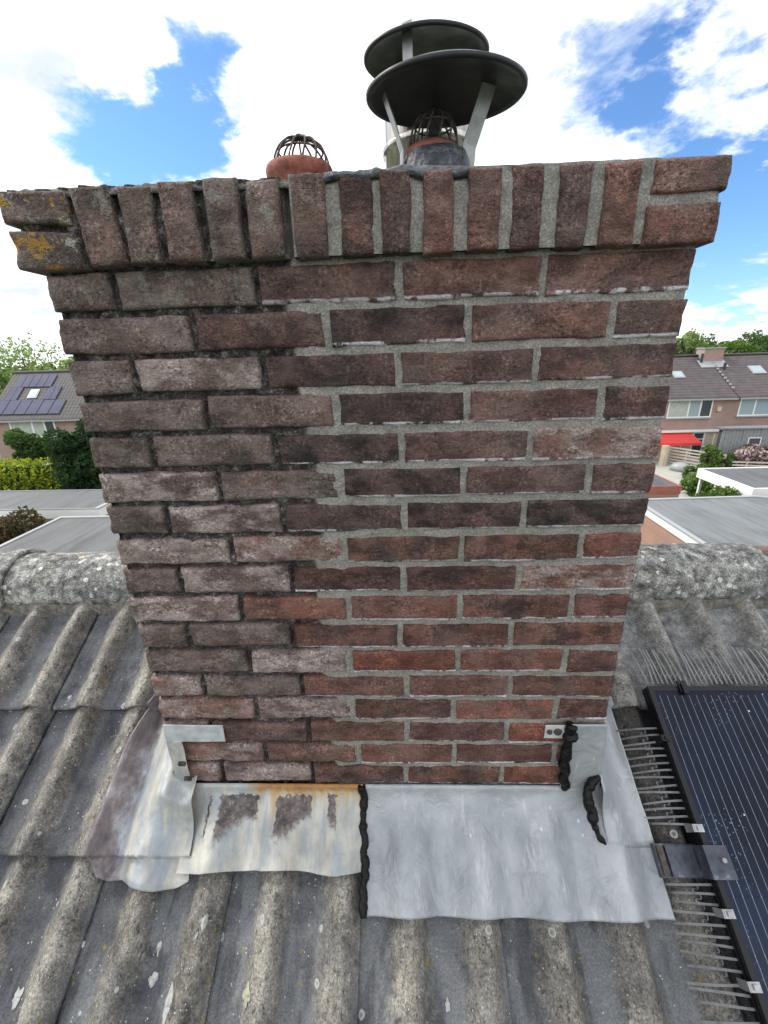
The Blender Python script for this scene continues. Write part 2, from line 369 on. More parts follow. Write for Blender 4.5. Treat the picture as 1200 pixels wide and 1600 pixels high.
def mat_lead_old():
    n = NT('lead_weathered'); p = n.xyz(n.pos())
    c = n.ramp(n.noise(10, 7, .65, n.scale(n.pos(), (1.7,1,1))), [(.25,(.19,.21,.23)),(.42,(.32,.335,.34)),(.55,(.45,.44,.39)),(.72,(.56,.57,.56))])
    st = n.noise(1, 5, .65, n.scale(n.pos(), (34,5,5)))
    c = n.mix(n.ss(st, .47, .62, 0, .7), c, (.26,.31,.37))
    c = n.mix(n.ss(n.noise(1, 5, .65, n.scale(n.pos(), (40,6,6), (5,2,1))), .60, .72, 0, .5), c, (.47,.37,.25))
    # rust runs from the bed joint on the stretch beside the sealant
    up = n.math('ADD', p[2], n.math('MULTIPLY', n.math('SUBTRACT', n.noise(1, 4, .6, n.scale(n.pos(), (45,3,3))), .5), .16))
    rust = n.math('MULTIPLY', n.ss(up, -.045, .005), n.math('MULTIPLY', n.ss(p[0], -.34, -.27), n.ss(p[1], .02, .0)))
    c = n.mix(n.math('MULTIPLY', rust, .8), c, n.mix(n.noise(60, 3), (.30,.12,.03), (.50,.40,.14)))
    edge = n.math('MULTIPLY', n.ss(n.math('ADD', p[2], n.math('MULTIPLY', n.math('SUBTRACT', n.noise(1, 4, .7, n.scale(n.pos(), (60,60,8))), .5), .030)), -.012, .002), n.math('MULTIPLY', n.ss(p[0], -.33, -.28), n.ss(p[1], .0, -.002)))
    c = n.mix(n.math('MULTIPLY', edge, .85), c, n.mix(n.noise(80, 3), (.16,.05,.012), (.42,.19,.04)))
    # peeled dark patches
    def patch(x0, x1, z0, z1):
        wx = n.math('ADD', p[0], n.math('MULTIPLY', n.math('SUBTRACT', n.noise(70, 4, .65), .5), .030))
        wz = n.math('ADD', p[2], n.math('MULTIPLY', n.math('SUBTRACT', n.noise(1, 4, .7, n.scale(n.pos(), (95,95,25))), .5), .032))
        a = n.math('MULTIPLY', n.ss(wx, x0-.002, x0+.002), n.ss(wx, x1+.002, x1-.002)); b = n.math('MULTIPLY', n.ss(wz, z0-.010, z0+.004), n.ss(wz, z1+.002, z1-.002))
        return n.math('MULTIPLY', a, b)
    dk = n.math('ADD', n.math('ADD', patch(-.385,-.297,-.058,-.014), patch(-.250,-.168,-.054,-.016)), n.math('ADD', patch(-.128,-.108,-.050,-.016), patch(-.415,-.408,-.06,-.02)), True)
    dk = n.math('MULTIPLY', dk, n.ss(p[1], .005, -.002))
    dk = n.math('MULTIPLY', dk, n.ss(n.noise(1, 5, .7, n.scale(n.pos(), (120,120,22), (3,1,4))), .34, .46, .6, 1.0))
    c = n.mix(dk, c, n.mix(n.ss(n.noise(45, 4, .7), .35, .65), (.045,.036,.04), (.15,.12,.115)))
    # bare purple brown lead along the outer welt
    wx = n.math('ADD', p[0], n.math('MULTIPLY', n.math('SUBTRACT', n.noise(22, 5, .7), .5), .05))
    pu = n.ss(wx, -.600, -.622, 0, .94)
    c = n.mix(pu, c, n.ramp(n.noise(15, 6, .7, n.scale(n.pos(), (1,.5,.5))), [(.34,(.055,.045,.055)),(.48,(.15,.118,.125)),(.56,(.26,.24,.27)),(.66,(.45,.48,.52)),(.74,(.68,.71,.73))]))
    nm = n.bump(n.noise(26, 5, .6), .40, .010, n.bump(n.noise(140, 3), .15, .002))
    return n.done(c, n.lin(n.noise(30, 4), .3, .7, .38, .62), .15, nm, .5)
M = {}
M['brick'] = mat_brick(); M['mortar'] = mat_mortar(); M['tile'] = mat_tile(); M['ridge'] = mat_ridge()
M['lead_new'] = mat_lead_new(); M['lead_old'] = mat_lead_old()
def mat_sealant():
    n = NT('black_sealant'); return n.done((.004,.004,.0045), n.lin(n.noise(60, 3), .3, .7, .30, .5), 0, n.bump(n.noise(90, 3), .5, .006), .22)
M['sealant'] = mat_sealant(); M['clip'] = plain('zinc_clip', (.50,.53,.55), .45, .2, var=.3, sc=40)
n = NT('bitumen_coat'); M['bitumen'] = n.done(n.ramp(n.noise(60, 5, .7), [(.3,(.012,.014,.019)),(.55,(.05,.056,.072)),(.75,(.17,.185,.22))]), .55, 0, n.bump(n.noise(70, 4), .8, .012), .5)
n = NT('red_clay'); M['clay'] = n.done(n.ramp(n.noise(45, 6, .7), [(.34,(.05,.03,.028)),(.48,(.21,.065,.045)),(.62,(.28,.10,.065)),(.74,(.36,.22,.17))]), .8, 0, n.bump(n.noise(120, 4), .5, .004))
n = NT('rusty_wire'); M['wire'] = n.done(n.ramp(n.noise(90, 4), [(.3,(.03,.026,.025)),(.7,(.11,.085,.075))]), .7, .3)
n = NT('zinc_sheet'); M['zinc'] = n.done(n.ramp(n.noise(14, 6, .65), [(.3,(.016,.018,.020)),(.7,(.034,.037,.041))]), n.lin(n.noise(18, 4), .3, .7, .42, .62), .55, n.bump(n.noise(12, 3), .10, .01))
n = NT('zinc_strap'); M['strap'] = n.done(n.ramp(n.noise(30, 5, .65), [(.3,(.22,.23,.235)),(.7,(.40,.415,.42))]), .45, .6)
n = NT('stainless'); M['steel'] = n.done(n.ramp(n.noise(1, 4, .6, n.scale(n.pos(), (40,40,2))), [(.3,(.26,.25,.22)),(.7,(.62,.60,.55))]), .2, 1.0, n.bump(n.noise(9, 2), .08, .01))
# ------------------------------------------------------------------ roof geometry
TH = R(32.2); CT, ST = math.cos(TH), math.sin(TH); Z0 = -0.100
EX, ES, EN = np.array([1.,0,0]), np.array([0,CT,ST]), np.array([0,-ST,CT])
def roof(X, s, h):
    X, s, h = np.broadcast_arrays(np.asarray(X, float), np.asarray(s, float), np.asarray(h, float))
    return np.stack([X, s*CT-h*ST, Z0+s*ST+h*CT], -1)
SEAM0, TW = -0.047, 0.30
ROLL_C = SEAM0-0.036; COURSE = 0.323; S_BOT = 0.237
def wave(X):
    d = (X-ROLL_C+0.084) % 0.15-0.084
    L = np.where(d < 0, np.clip(-d/0.066, 0, 1), np.clip(d/0.036, 0, 1))
    return 0.043*np.cos(np.pi*L/2)**1.7
GROUND = -7.6
house = empty('house', (0.0, 0.6, GROUND), 'house whose grey corrugated tile roof fills the foreground around the brick chimney', 'house')
wb = MB(); wb.box(-2.6, 3.2, -4.2, 5.4, GROUND, -3.2)
M['housebrick'] = plain('house_brick', (.30,.16,.12), .9, sc=2)
wb.build('wall', M['housebrick'], house)
# underlay boards of both slopes as one closed part
apex_s = 0.565/CT
def rp(X, s, h): return tuple(roof(X, s, h))
ub = MB()
for sgn in (1,):
    A = [rp(-2.7, -5.4, -.03), rp(3.3, -5.4, -.03), rp(3.3, apex_s, -.03), rp(-2.7, apex_s, -.03)]
    ub.slab(A, .03)
    mir = lambda p: (p[0], 1.13-p[1], p[2])
    ub.slab([mir(A[1]), mir(A[0]), mir(A[3]), mir(A[2])], .03)
M['felt'] = plain('roofing_felt', (.045,.045,.048), .95)
roof_o = ub.build('roof', M['felt'], house)

def tile_surface(k, j, seed):
    """tile with its right edge on seam k and lower edge on course j, in local (x, v, h)"""
    xs = np.concatenate([np.linspace(-.330,-.012,54), np.linspace(-.009,-.0015,5)])
    vsn = np.concatenate([[0,.0025,.006], np.linspace(.012,.40,34)])
    x, v = np.meshgrid(xs, vsn)
    Xw = SEAM0+x; d = wave(Xw)
    h = d + 0.024*(1-v/COURSE)
    h = h + 0.006*sstep(-.05,-.006,x)                       # lapping lip on the right
    h = np.where(x < -.296, h-0.007*sstep(-.296,-.303,x), h)  # rebated left edge that the neighbour covers
    nz = fbm(x*28+seed*7.1, v*28, np.full_like(x, seed*3.3), 4)*0.0035 + fbm(x*110+seed, v*110, np.full_like(x, seed*1.7), 2)*0.0012
    h = h+nz - 0.004*sstep(.006,0,v)
    v2 = v + 0.004*fbm(x*22+seed*9, np.zeros_like(x), np.full_like(x, seed*1.3), 3)*sstep(.05,0,v)
    return np.stack([x, v2, h], -1)
variants = []
for sd_ in range(8):
    P = tile_surface(0, 0, sd_+1)
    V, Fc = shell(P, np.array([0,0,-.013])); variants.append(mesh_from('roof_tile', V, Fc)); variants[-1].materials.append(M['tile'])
tmat = lambda k, j: Matrix(((1,0,0,SEAM0+TW*k),(0,CT,-ST,(S_BOT-COURSE*j)*CT),(0,ST,CT,Z0+(S_BOT-COURSE*j)*ST),(0,0,0,1)))
CH_X0, CH_X1, CH_Y0, CH_Y1 = -.4985, .4985, 0.0, .876
RINV = Matrix.Translation(-Vector(house.location))
tile_i = 0
for j in range(-1, 7):
    for k in range(-6, 10):
        if j == -1: continue
        tx0, tx1 = SEAM0+TW*k-.33, SEAM0+TW*k
        y_lo = (S_BOT-COURSE*j)*CT; y_hi = (S_BOT-COURSE*j+.40)*CT
        over = tx1 > CH_X0 and tx0 < CH_X1 and y_hi > 0
        if over and tx0 > CH_X0 and tx1 < CH_X1 and y_lo > .03: continue
        m = variants[(tile_i*5+j*3) % 8]; tile_i += 1
        if over:
            P = tile_surface(k, j, 20+tile_i)
            ctr = (P[:-1,:-1]+P[1:,1:])/2
            cx = ctr[...,0]+SEAM0+TW*k; cyy = (ctr[...,1]+S_BOT-COURSE*j)*CT-ctr[...,2]*ST
            keep = ~((cx > CH_X0) & (cx < CH_X1) & (cyy > .003))
            if not keep.any(): continue
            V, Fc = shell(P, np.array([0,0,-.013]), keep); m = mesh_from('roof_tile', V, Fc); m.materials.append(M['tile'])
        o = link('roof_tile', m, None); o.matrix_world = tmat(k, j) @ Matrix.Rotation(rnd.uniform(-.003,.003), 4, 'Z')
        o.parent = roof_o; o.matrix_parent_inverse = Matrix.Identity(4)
        o['worn'] = rnd.uniform(.5,1) if (j >= 1 and -1 <= k <= 3) else (rnd.uniform(.55,.95) if (j == 0 and k >= 2) else rnd.uniform(0,.4))
        o['pale'] = rnd.uniform(.75,1.0) if (j == 0 and k >= 2) else (rnd.uniform(.05,.3) if k >= 0 else 0.0)
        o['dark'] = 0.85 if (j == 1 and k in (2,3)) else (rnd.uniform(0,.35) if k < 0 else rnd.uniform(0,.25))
roof_o.matrix_parent_inverse = RINV
for c_ in roof_o.children: c_.matrix_parent_inverse = Matrix.Identity(4)
# roof_o sits (through its inverse) at world identity, so tiles keep their own world matrices

# bird droppings dried on the tiles
M['dropping'] = plain('dropping', (.36,.37,.355), .9, sc=90, var=.5); M['dropping_c'] = plain('dropping_cream', (.36,.35,.26), .9, sc=90, var=.5)
def tile_h(X, s_): 
    fr_ = ((s_-S_BOT) % COURSE)/COURSE
    return wave(X)+.024*(1-fr_)
for q, (px, py, ra, rb, mt_) in enumerate([(124,1452,.006,.016,'dropping'),(131,1475,.004,.006,'dropping'),(262,1572,.011,.022,'dropping'),(322,1440,.006,.014,'dropping'),(308,1462,.003,.006,'dropping'),(385,1556,.010,.016,'dropping_c'),(249,1482,.005,.012,'dropping'),(240,1530,.008,.012,'dropping'),(28,1558,.010,.014,'dropping'),(700,1570,.005,.010,'dropping')]):
    h_ = .02
    for _ in range(6):
        P_ = at(px, py, EN, roof(0,0,h_)); rel = P_-np.array([0,0,Z0]); sx, ss_ = P_[0], float(rel @ ES); h_ = float(tile_h(np.array(sx), np.array(ss_)))
    u_, v_ = np.meshgrid(np.linspace(0,2*np.pi,19), np.linspace(0,1,6)); wob_ = 1+.9*fbm(np.cos(u_)*1.6+q*3, np.sin(u_)*1.6, u_*0+q, 3)
    Xd = sx+ra*v_*wob_*np.cos(u_); Sd = ss_+rb*v_*wob_*np.sin(u_)
    Pd = roof(Xd, Sd, tile_h(Xd, Sd)+.0032-.0016*v_**3); Vd, Fd = shell(Pd, -EN*.003)
    o_ = link('bird_dropping', mesh_from('bird_dropping', Vd, Fd), M[mt_]); o_.parent = roof_o

# ridge tiles
def ridge_tile(x0, x1, seed, rad=.118, lip=True, mat=None):
    nu, nv = max(24, int((x1-x0)/.008)), 34
    u = np.linspace(x0, x1, nu); a = np.linspace(R(-4), R(184), nv); X, A = np.meshgrid(u, a)
    rr = rad*(1+.0*X) + fbm(X*30+seed, A*4, np.zeros_like(X)+seed, 4)*.006 + fbm(X*95+seed, A*11, np.zeros_like(X), 2)*.0012
    if lip: rr = rr + .012*sstep(x1-.055, x1-.045, X)
    P = np.stack([X + .004*fbm(A*3, X*0+seed, X*0, 3), .565+rr*np.cos(A), .234+rr*np.sin(A)*.98], -1)
    nrm = np.stack([0*X, -np.cos(A), -np.sin(A)], -1)*.016
    V, Fc = shell(P[::-1], nrm[::-1]); return mesh_from('ridge_tile', V, Fc)
n = NT('terracotta_ridge'); M['ridge_red'] = n.done(n.ramp(n.noise(40, 7, .72), [(.3,(.05,.04,.037)),(.55,(.19,.115,.09)),(.75,(.36,.30,.26))]), .9, 0, n.bump(n.noise(80, 5), .6, .008))
for (a, b, sdv, rad, mt) in [(-2.12,-1.250,3,.121,M['ridge']), (-1.27,-.4985,5,.116,M['ridge']), (.4985,1.205,8,.118,M['ridge']), (1.222,2.1,11,.106,M['ridge_red']), (2.11,2.9,12,.116,M['ridge'])]:
    child('ridge_tile', ridge_tile(a, b, sdv, rad, lip=(sdv in (3,))), mt, roof_o)
for c_ in roof_o.children: c_.matrix_parent_inverse = Matrix.Identity(4)
# bedding mortar between ridge tiles and field tiles
def bedding(x0, x1):
    nu, nv = int((x1-x0)/.006), 10
    u = np.linspace(x0, x1, nu); v = np.linspace(0, 1, nv); X, Vv = np.meshgrid(u, v)
    top_y, top_z = .462, .246
    sB = .528+.012*fbm(X*14, X*0, X*0+2, 3); hB = wave(X)*.98-.008
    B = roof(X, sB, hB)
    Y = B[...,1]*(1-Vv)+top_y*Vv; Z = B[...,2]*(1-Vv)+top_z*Vv
    nz = fbm(X*60, Vv*4, X*0+1, 3)*.006
    P = np.stack([X, Y-nz*.8-.006*np.sin(np.pi*Vv), Z+nz*.5], -1)
    Vs, Fc = shell(P, np.array([0,.03,-.005])); return mesh_from('bedding_mortar', Vs, Fc)
n = NT('bedding'); M['bed'] = n.done(n.ramp(n.noise(70, 6, .7), [(.3,(.06,.055,.05)),(.55,(.17,.16,.14)),(.75,(.33,.32,.29))]), .95, 0, n.bump(n.noise(190, 4), .6, .004))
for a, b in ((-2.12,-.4985),(.4985,2.9)): child('bedding_mortar', bedding(a, b), M['bed'], roof_o)
for c_ in roof_o.children: c_.matrix_parent_inverse = Matrix.Identity(4)

# ------------------------------------------------------------------ chimney
chim = empty('chimney', (0, .43, -.35), 'brick chimney with soldier course cap, dark old joints left and fresh grey pointing right', 'chimney')
COURSE_H, BH, JT = .06487, .0530, .0118
JX = {1:[-.394,-.165,.057,.276],2:[-.278,-.059,.165,.388],3:[-.391,-.171,.053,.276],4:[-.279,-.052,.167,.389],5:[-.388,-.165,.057,.279],6:[-.278,-.053,.166,.386],
      7:[-.387,-.165,.060,.279],8:[-.275,-.055,.168,.389],9:[-.387,-.163,.058,.279],10:[-.275,-.053,.168,.386],11:[-.395,-.174,.049,.274],12:[-.274,-.057,.169,.389],
      13:[-.387,-.166,.061,.281],14:[-.278,-.059,.163,.384],15:[-.389,-.163,.060,.283],16:[-.273,-.053,.168,.394],17:[-.385,-.165,.056,.280]}
ROWZ = {r: (17-r)*COURSE_H+COURSE_H/2 for r in range(1,18)}
def brick_mesh(L, H, D, seed, old=0.0, nx=None, nz=None):
    nx = nx or max(8, int(L/.0062)); nz = nz or max(6, int(H/.0048))
    def axis(half, n): 
        return np.concatenate([[-half, -half+.0012, -half+.003], np.linspace(-half+.0055, half-.0055, n), [half-.003, half-.0012, half]])
    ax, az = axis(L/2, nx), axis(H/2, nz); x, z = np.meshgrid(ax, az)
    s1 = np.zeros_like(x)+seed*13.7
    dx = L/2-np.abs(x); dz = H/2-np.abs(z)
    rr = .0045+.004*old + .007*np.clip(fbm(x*24+seed, z*24, s1, 3)-.12, 0, 1)*(1.6+old)
    def prof(d): 
        t = 1-np.clip(d/rr, 0, 1); return rr*(1-np.sqrt(np.clip(1-t*t, 0, 1)))
    y = np.maximum(prof(dx), prof(dz))*.85
    y = y + fbm(x*38+seed*3, z*60, s1, 4)*(.0024+.0026*old) + fbm(x*150, z*190+seed, s1, 2)*.0014
    ex = sstep(.02, 0, dx); ez = sstep(.016, 0, dz)
    wz = fbm(x*26+seed*5, np.sign(z)*3.0+0*x, s1, 4)*.0036; wx = fbm(z*40+seed*2, np.sign(x)*3.0+0*x, s1, 3)*.0034
    xx = x + wx*ex; zz = z + wz*ez
    P = np.stack([xx, y, zz], -1); nv, nu, _ = P.shape
    V = P.reshape(-1,3); Fq = [tuple(f) for f in grid_faces(nu, nv).tolist()]
    # orientation: outward is -y
    ring = [i for i in range(nu)] + [j*nu+nu-1 for j in range(1,nv)] + [(nv-1)*nu+i for i in range(nu-2,-1,-1)] + [j*nu for j in range(nv-2,0,-1)]
    base = len(V); ext = []
    for dep in (.012, D):
        for i in ring:
            p = V[i].copy(); p[1] = dep; ext.append(p)
    V = np.concatenate([V, np.array(ext)]); m = len(ring)
    for i in range(m):
        l = (i+1) % m
        Fq.append((ring[l], ring[i], base+i, base+l)); Fq.append((base+l, base+i, base+m+i, base+m+l))
    Fq.append(tuple(base+m+i for i in range(m)))
    return mesh_from('brick', V, Fq)
K = 1.10
TONES = {  # base clay colours, bloom, soot, chips
 'B': ((.128,.098,.086), .30, .35, .10), 'P': ((.170,.128,.116), .95, .28, .35), 'W': ((.19,.150,.138), 1.15, .18, .25),
 'K': ((.088,.060,.055), .08, .75, .22), 'D': ((.122,.076,.067), .12, .58, .30), 'R': ((.165,.092,.080), .16, .42, .40),
 'O': ((.175,.085,.065), .10, .42, .55), 'Q': ((.180,.115,.100), .75, .28, .45)}
MAP = ['BBDRR','BDKRD','BPKDD','BBKRD','BBKDQ','PBKDD','BPKKK','WQDDR','BPKKQ','WORDD','BBDDD','BWORD','QBDDD','QPDRD','QDDDO','QRRDD','QPDDO']
def set_brick(o, t, salt=0.0, lichen=0.0):
    c, bl, so_, ch = TONES[t]; g = rnd.uniform(.86,1.14)
    o.color = (c[0]*g*rnd.uniform(.95,1.05)*K, c[1]*g*K, c[2]*g*K, 1)
    o['bloom'] = bl*rnd.uniform(.8,1.15); o['soot'] = so_*rnd.uniform(.7,1.25); o['chips'] = ch*rnd.uniform(.4,1.2); o['salt'] = float(salt); o['lichen'] = float(lichen)
    if o.location.z < .62 and o.location.x > -.10: q = o.color; o.color = (q[0]*1.10, q[1]*.90, q[2]*.84, 1)
seed = 0
BRICKS = []     # rectangles on the front face, for the mortar sheet
LE, RE = -.4985, .4970
for r in range(1,18):
    z = ROWZ[r]; js = JX[r]; edges = [LE-.006]+js+[RE+.006]
    for i in range(5):
        a = edges[i]+JT/2; b = edges[i+1]-JT/2; seed += 1
        ins = rnd.uniform(-.0015,.0015)
        hh = BH+rnd.uniform(-.002,.0025); cx = (a+b)/2; zz = z+rnd.uniform(-.0015,.0015)
        half = (b-a) < .15
        dep = .21 if half else .10
        old = 1.0 if cx < -.12 else .15
        me = brick_mesh(b-a, hh, dep, seed, old); t = MAP[r-1][i]
        o = link('brick', me, M['brick'], loc=(cx, ins+(.001 if old > .5 else 0.0), zz), rot=(0, rnd.uniform(-.006,.006), rnd.uniform(-.006,.006)))
        o.parent = chim; o.matrix_parent_inverse = Matrix.Translation(-Vector(chim.location))
        set_brick(o, t, salt=(rnd.uniform(.55,1.0) if (old < .5 and rnd.random() < .8) else 0.0), lichen=(.35 if r == 1 and i < 2 else 0.0))
        BRICKS.append((a, b, zz-hh/2, zz+hh/2))
# flanks (seen only from the side): stretcher bricks sharing a few meshes
fl = [brick_mesh(.208, BH, .10, 900+i, .5, 16, 6) for i in range(5)]; flh = [brick_mesh(.10, BH, .10, 950+i, .5, 9, 6) for i in range(2)]
for side in (-1, 1):
    for r in range(1, 18):
        first = .21 if ((r % 2 == 1) == (side < 0)) else .10
        y = first+JT; c = 0
        while y < CH_Y1-.04:
            Lb = min(.208, CH_Y1-y); me = fl[(r+c) % 5] if Lb > .15 else flh[(r+c) % 2]; Lw = .208 if Lb > .15 else .10
            if y+Lw > CH_Y1+.03: break
            X = (CH_X0 if side < 0 else CH_X1-.0015)
            if (y+Lw)*math.tan(TH)+Z0 < ROWZ[r]+.03 or True:
                o = link('brick', me, M['brick'], loc=(X, y+Lw/2, ROWZ[r]), rot=(0,0,(-math.pi/2 if side < 0 else math.pi/2)))
                o.parent = chim; o.matrix_parent_inverse = Matrix.Translation(-Vector(chim.location))
                set_brick(o, rnd.choice('BBDP' if side < 0 else 'DRKD'))
            y += Lw+JT; c += 1
# mortar
def mortar_front():
    res = .0024; x0, x1, z0, z1 = -.4945, .4930, -.34, 1.106
    zs = np.concatenate([np.linspace(z0, -.01, 20), np.arange(-.008, z1, res)]); xs = np.arange(x0, x1+res, res); x, z = np.meshgrid(xs, zs)
    inside = np.zeros(x.shape, bool); dist = np.full(x.shape, .03)
    for (a, b, c, d) in BRICKS:
        inside |= (x > a+.007) & (x < b-.007) & (z > c+.007) & (z < d-.007)
    bx = -.112 + .030*fbm(z*9, z*0, z*0+3, 3)
    fresh = sstep(-.008,.008, x-bx+.010*fbm(x*40, z*40, x*0+8, 3))
    # distance into a joint from the nearest brick edge, for the struck profile
    rough_old = fbm(x*55, z*55, x*0+1, 5)*.016 + np.clip(fbm(x*130, z*130, x*0+4, 3), 0, 1)*-.009
    y_old = .0165 + rough_old
    y_new = .0052 + fbm(x*45, z*70, x*0+6, 4)*.0038 + fbm(x*160, z*240, x*0+2, 2)*.0012
    y = y_old*(1-fresh)+y_new*fresh
    y = np.where(z < -.01, .03, y)
    y = np.where(z > 1.094, np.minimum(y, .004+.01*(1-fresh)), y)
    P = np.stack([x, y, z], -1); nv, nu, _ = P.shape
    keep = ~(inside[:-1,:-1] & inside[1:,1:] & inside[:-1,1:] & inside[1:,:-1])
    Fq = grid_faces(nu, nv, keep)
    used = np.unique(Fq); mp = -np.ones(nu*nv, int); mp[used] = np.arange(len(used))
    me = mesh_from('mortar', P.reshape(-1,3)[used], mp[Fq]); at_ = me.attributes.new('fresh', 'FLOAT', 'POINT'); at_.data.foreach_set('value', fresh.reshape(-1)[used].astype(np.float32))
    return me
def add_fresh(me, val):
    at_ = me.attributes.new('fresh', 'FLOAT', 'POINT'); at_.data.foreach_set('value', np.full(len(me.vertices), val, np.float32)); return me
child('mortar', mortar_front(), M['mortar'], chim)
for side in (-1, 1):
    ys = np.linspace(.008, CH_Y1-.01, 120); zs = np.linspace(-.34, 1.1, 190); y, z = np.meshgrid(ys, zs)
    X = side*(.4890 + fbm(y*40, z*40, y*0+side, 3)*.004)
    P = np.stack([X, y, z], -1); P = P[:, ::-1] if side < 0 else P
    child('mortar', add_fresh(mesh_from('mortar', P.reshape(-1,3), grid_faces(120,190)), 0.0 if side < 0 else 1.0), M['mortar'], chim)
bk = MB(); bk.poly([(.489,CH_Y1-.01,-.34),(-.489,CH_Y1-.01,-.34),(-.489,CH_Y1-.01,1.1),(.489,CH_Y1-.01,1.1)])
ob = child('rear_render', add_fresh(mesh_from('rear_render', bk.v, bk.f, False), 0.0), M['mortar'], chim)
# cap: soldier bricks on edge, corner bricks laid flat in pairs
CAPY = -.022; CZ0, CZ1 = 1.1005, 1.2015; CZ = (CZ0+CZ1)/2
SOLD = [(-.412,-.356),(-.345,-.299),(-.284,-.236),(-.220,-.172),(-.162,-.113),(-.095,-.046),(-.027,.020),(.0325,.0735),(.0925,.135),(.1555,.201),(.2165,.2605),(.282,.3235),(.343,.3895)]
ST_ = 'BBBBBBDDRRDDR'
for i, (a, b) in enumerate(SOLD):
    seed += 1; old = 1.0 if i < 6 else .3
    me = brick_mesh(b-a, CZ1-CZ0+rnd.uniform(-.003,.003), .21, seed, old)
    o = link('soldier_brick', me, M['brick'], loc=((a+b)/2, CAPY+rnd.uniform(-.003,.003), CZ+rnd.uniform(-.001,.002)), rot=(0, (-.10 if i == 0 else rnd.uniform(-.02,.012)), rnd.uniform(-.012,.012)))
    o.parent = chim; o.matrix_parent_inverse = Matrix.Translation(-Vector(chim.location))
    set_brick(o, ST_[i], 0, (.45 if i < 5 else .12 if i < 7 else 0))
for (a, b, zc_, hh, t, li, tilt) in [(-.524,-.424,1.1785,.041,'B',1.25,.03),(-.519,-.419,1.1245,.050,'B',1.1,.015),(.4085,.5095,1.1830,.039,'R',0,-.008),(.4065,.5065,1.1255,.050,'R',0,-.01)]:
    seed += 1; me = brick_mesh(b-a, hh, .21, seed, .9 if li else .5)
    o = link('corner_brick', me, M['brick'], loc=((a+b)/2, CAPY+(.002 if li else 0), zc_), rot=(0, tilt, 0)); o.parent = chim; o.matrix_parent_inverse = Matrix.Translation(-Vector(chim.location))
    set_brick(o, t, 0, li)
sm = [brick_mesh(.05, .10, .15, 1000+i, .6, 6, 9) for i in range(4)]
for side in (-1, 1):
    y = .20; c = 0
    while y < CH_Y1-.03:
        o = link('soldier_brick', sm[c % 4], M['brick'], loc=((-.520 if side < 0 else .506), y+.025, CZ), rot=(0,0,-side*-math.pi/2)); o.parent = chim; o.matrix_parent_inverse = Matrix.Translation(-Vector(chim.location))
        set_brick(o, 'B' if side < 0 else 'R', 0, .4 if side < 0 else 0); y += .063; c += 1
# mortar behind the cap joints: same two mixes
def cap_mortar():
    xs = np.arange(-.514, .503, .0026); zs = np.arange(CZ0+.003, CZ1+.004, .0026); x, z = np.meshgrid(xs, zs)
    fresh = sstep(-.005,.005, x+.108)
    y = (.019+fbm(x*60, z*50, x*0+5, 4)*.016)*(1-fresh) + (.0075+fbm(x*50, z*60, x*0+7, 4)*.0042)*fresh
    gap = sstep(.006,.002, np.abs(x+.104)); y = y + .03*gap
    P = np.stack([x, CAPY+y, z], -1); me = mesh_from('mortar', P.reshape(-1,3), grid_faces(len(xs), len(zs)))
    at_ = me.attributes.new('fresh', 'FLOAT', 'POINT'); at_.data.foreach_set('value', fresh.reshape(-1).astype(np.float32)); return me
child('mortar', cap_mortar(), M['mortar'], chim)
# underside of the corbel and the top flaunching
core = MB(); core.box(-.500, .490, .028, CH_Y1+.01, 1.1015, 1.196); child('cap_core', add_fresh(mesh_from('cap_core', core.v, core.f, False), .6), M['mortar'], chim)
def cap_top():
    xs = np.linspace(-.517, .505, 260); ys = np.concatenate([np.linspace(-.013,.06,26), np.linspace(.07,.88,50)]); x, y = np.meshgrid(xs, ys)
    ed = np.minimum(np.minimum(x+.517, .505-x), np.minimum(y+.013, .88-y)); left = sstep(.0,-.25, x)
    z = 1.195 + .007*sstep(0,.012,ed) + .05*sstep(.02,.35,ed) + fbm(x*75, y*75, x*0+3, 4)*(.004+.003*left)*sstep(-.002,.006,ed) + .002*left
    P = np.stack([x, y, z], -1); V, Fc = shell(P, np.array([0,0,-.006])); return add_fresh(mesh_from('cap_flaunching', V, Fc), .35)
child('cap_flaunching', cap_top(), M['mortar'], chim)
def bitumen_lip():
    xs = np.linspace(-.055, .172, 90); ts = np.linspace(0, 1, 16); x, t = np.meshgrid(xs, ts)
    e = sstep(0,.02,x+.055)*sstep(0,.02,.172-x)
    y = -.0215 + .16*t*t; wob = fbm(x*32, t*2, x*0+3, 4)
    z = 1.1965 + .0045*np.minimum(1, t*5)*e + .03*t + wob*.010*sstep(0,.12,t) - .004*(t == 0)
    z = np.where(t < .02, 1.198+wob*.012, z)
    P = np.stack([x, y+wob*.003, z], -1); V, Fc = shell(P, np.array([0,.004,-.006])); return mesh_from('bitumen_seal', V, Fc)
child('bitumen_seal', bitumen_lip(), M['bitumen'], chim)

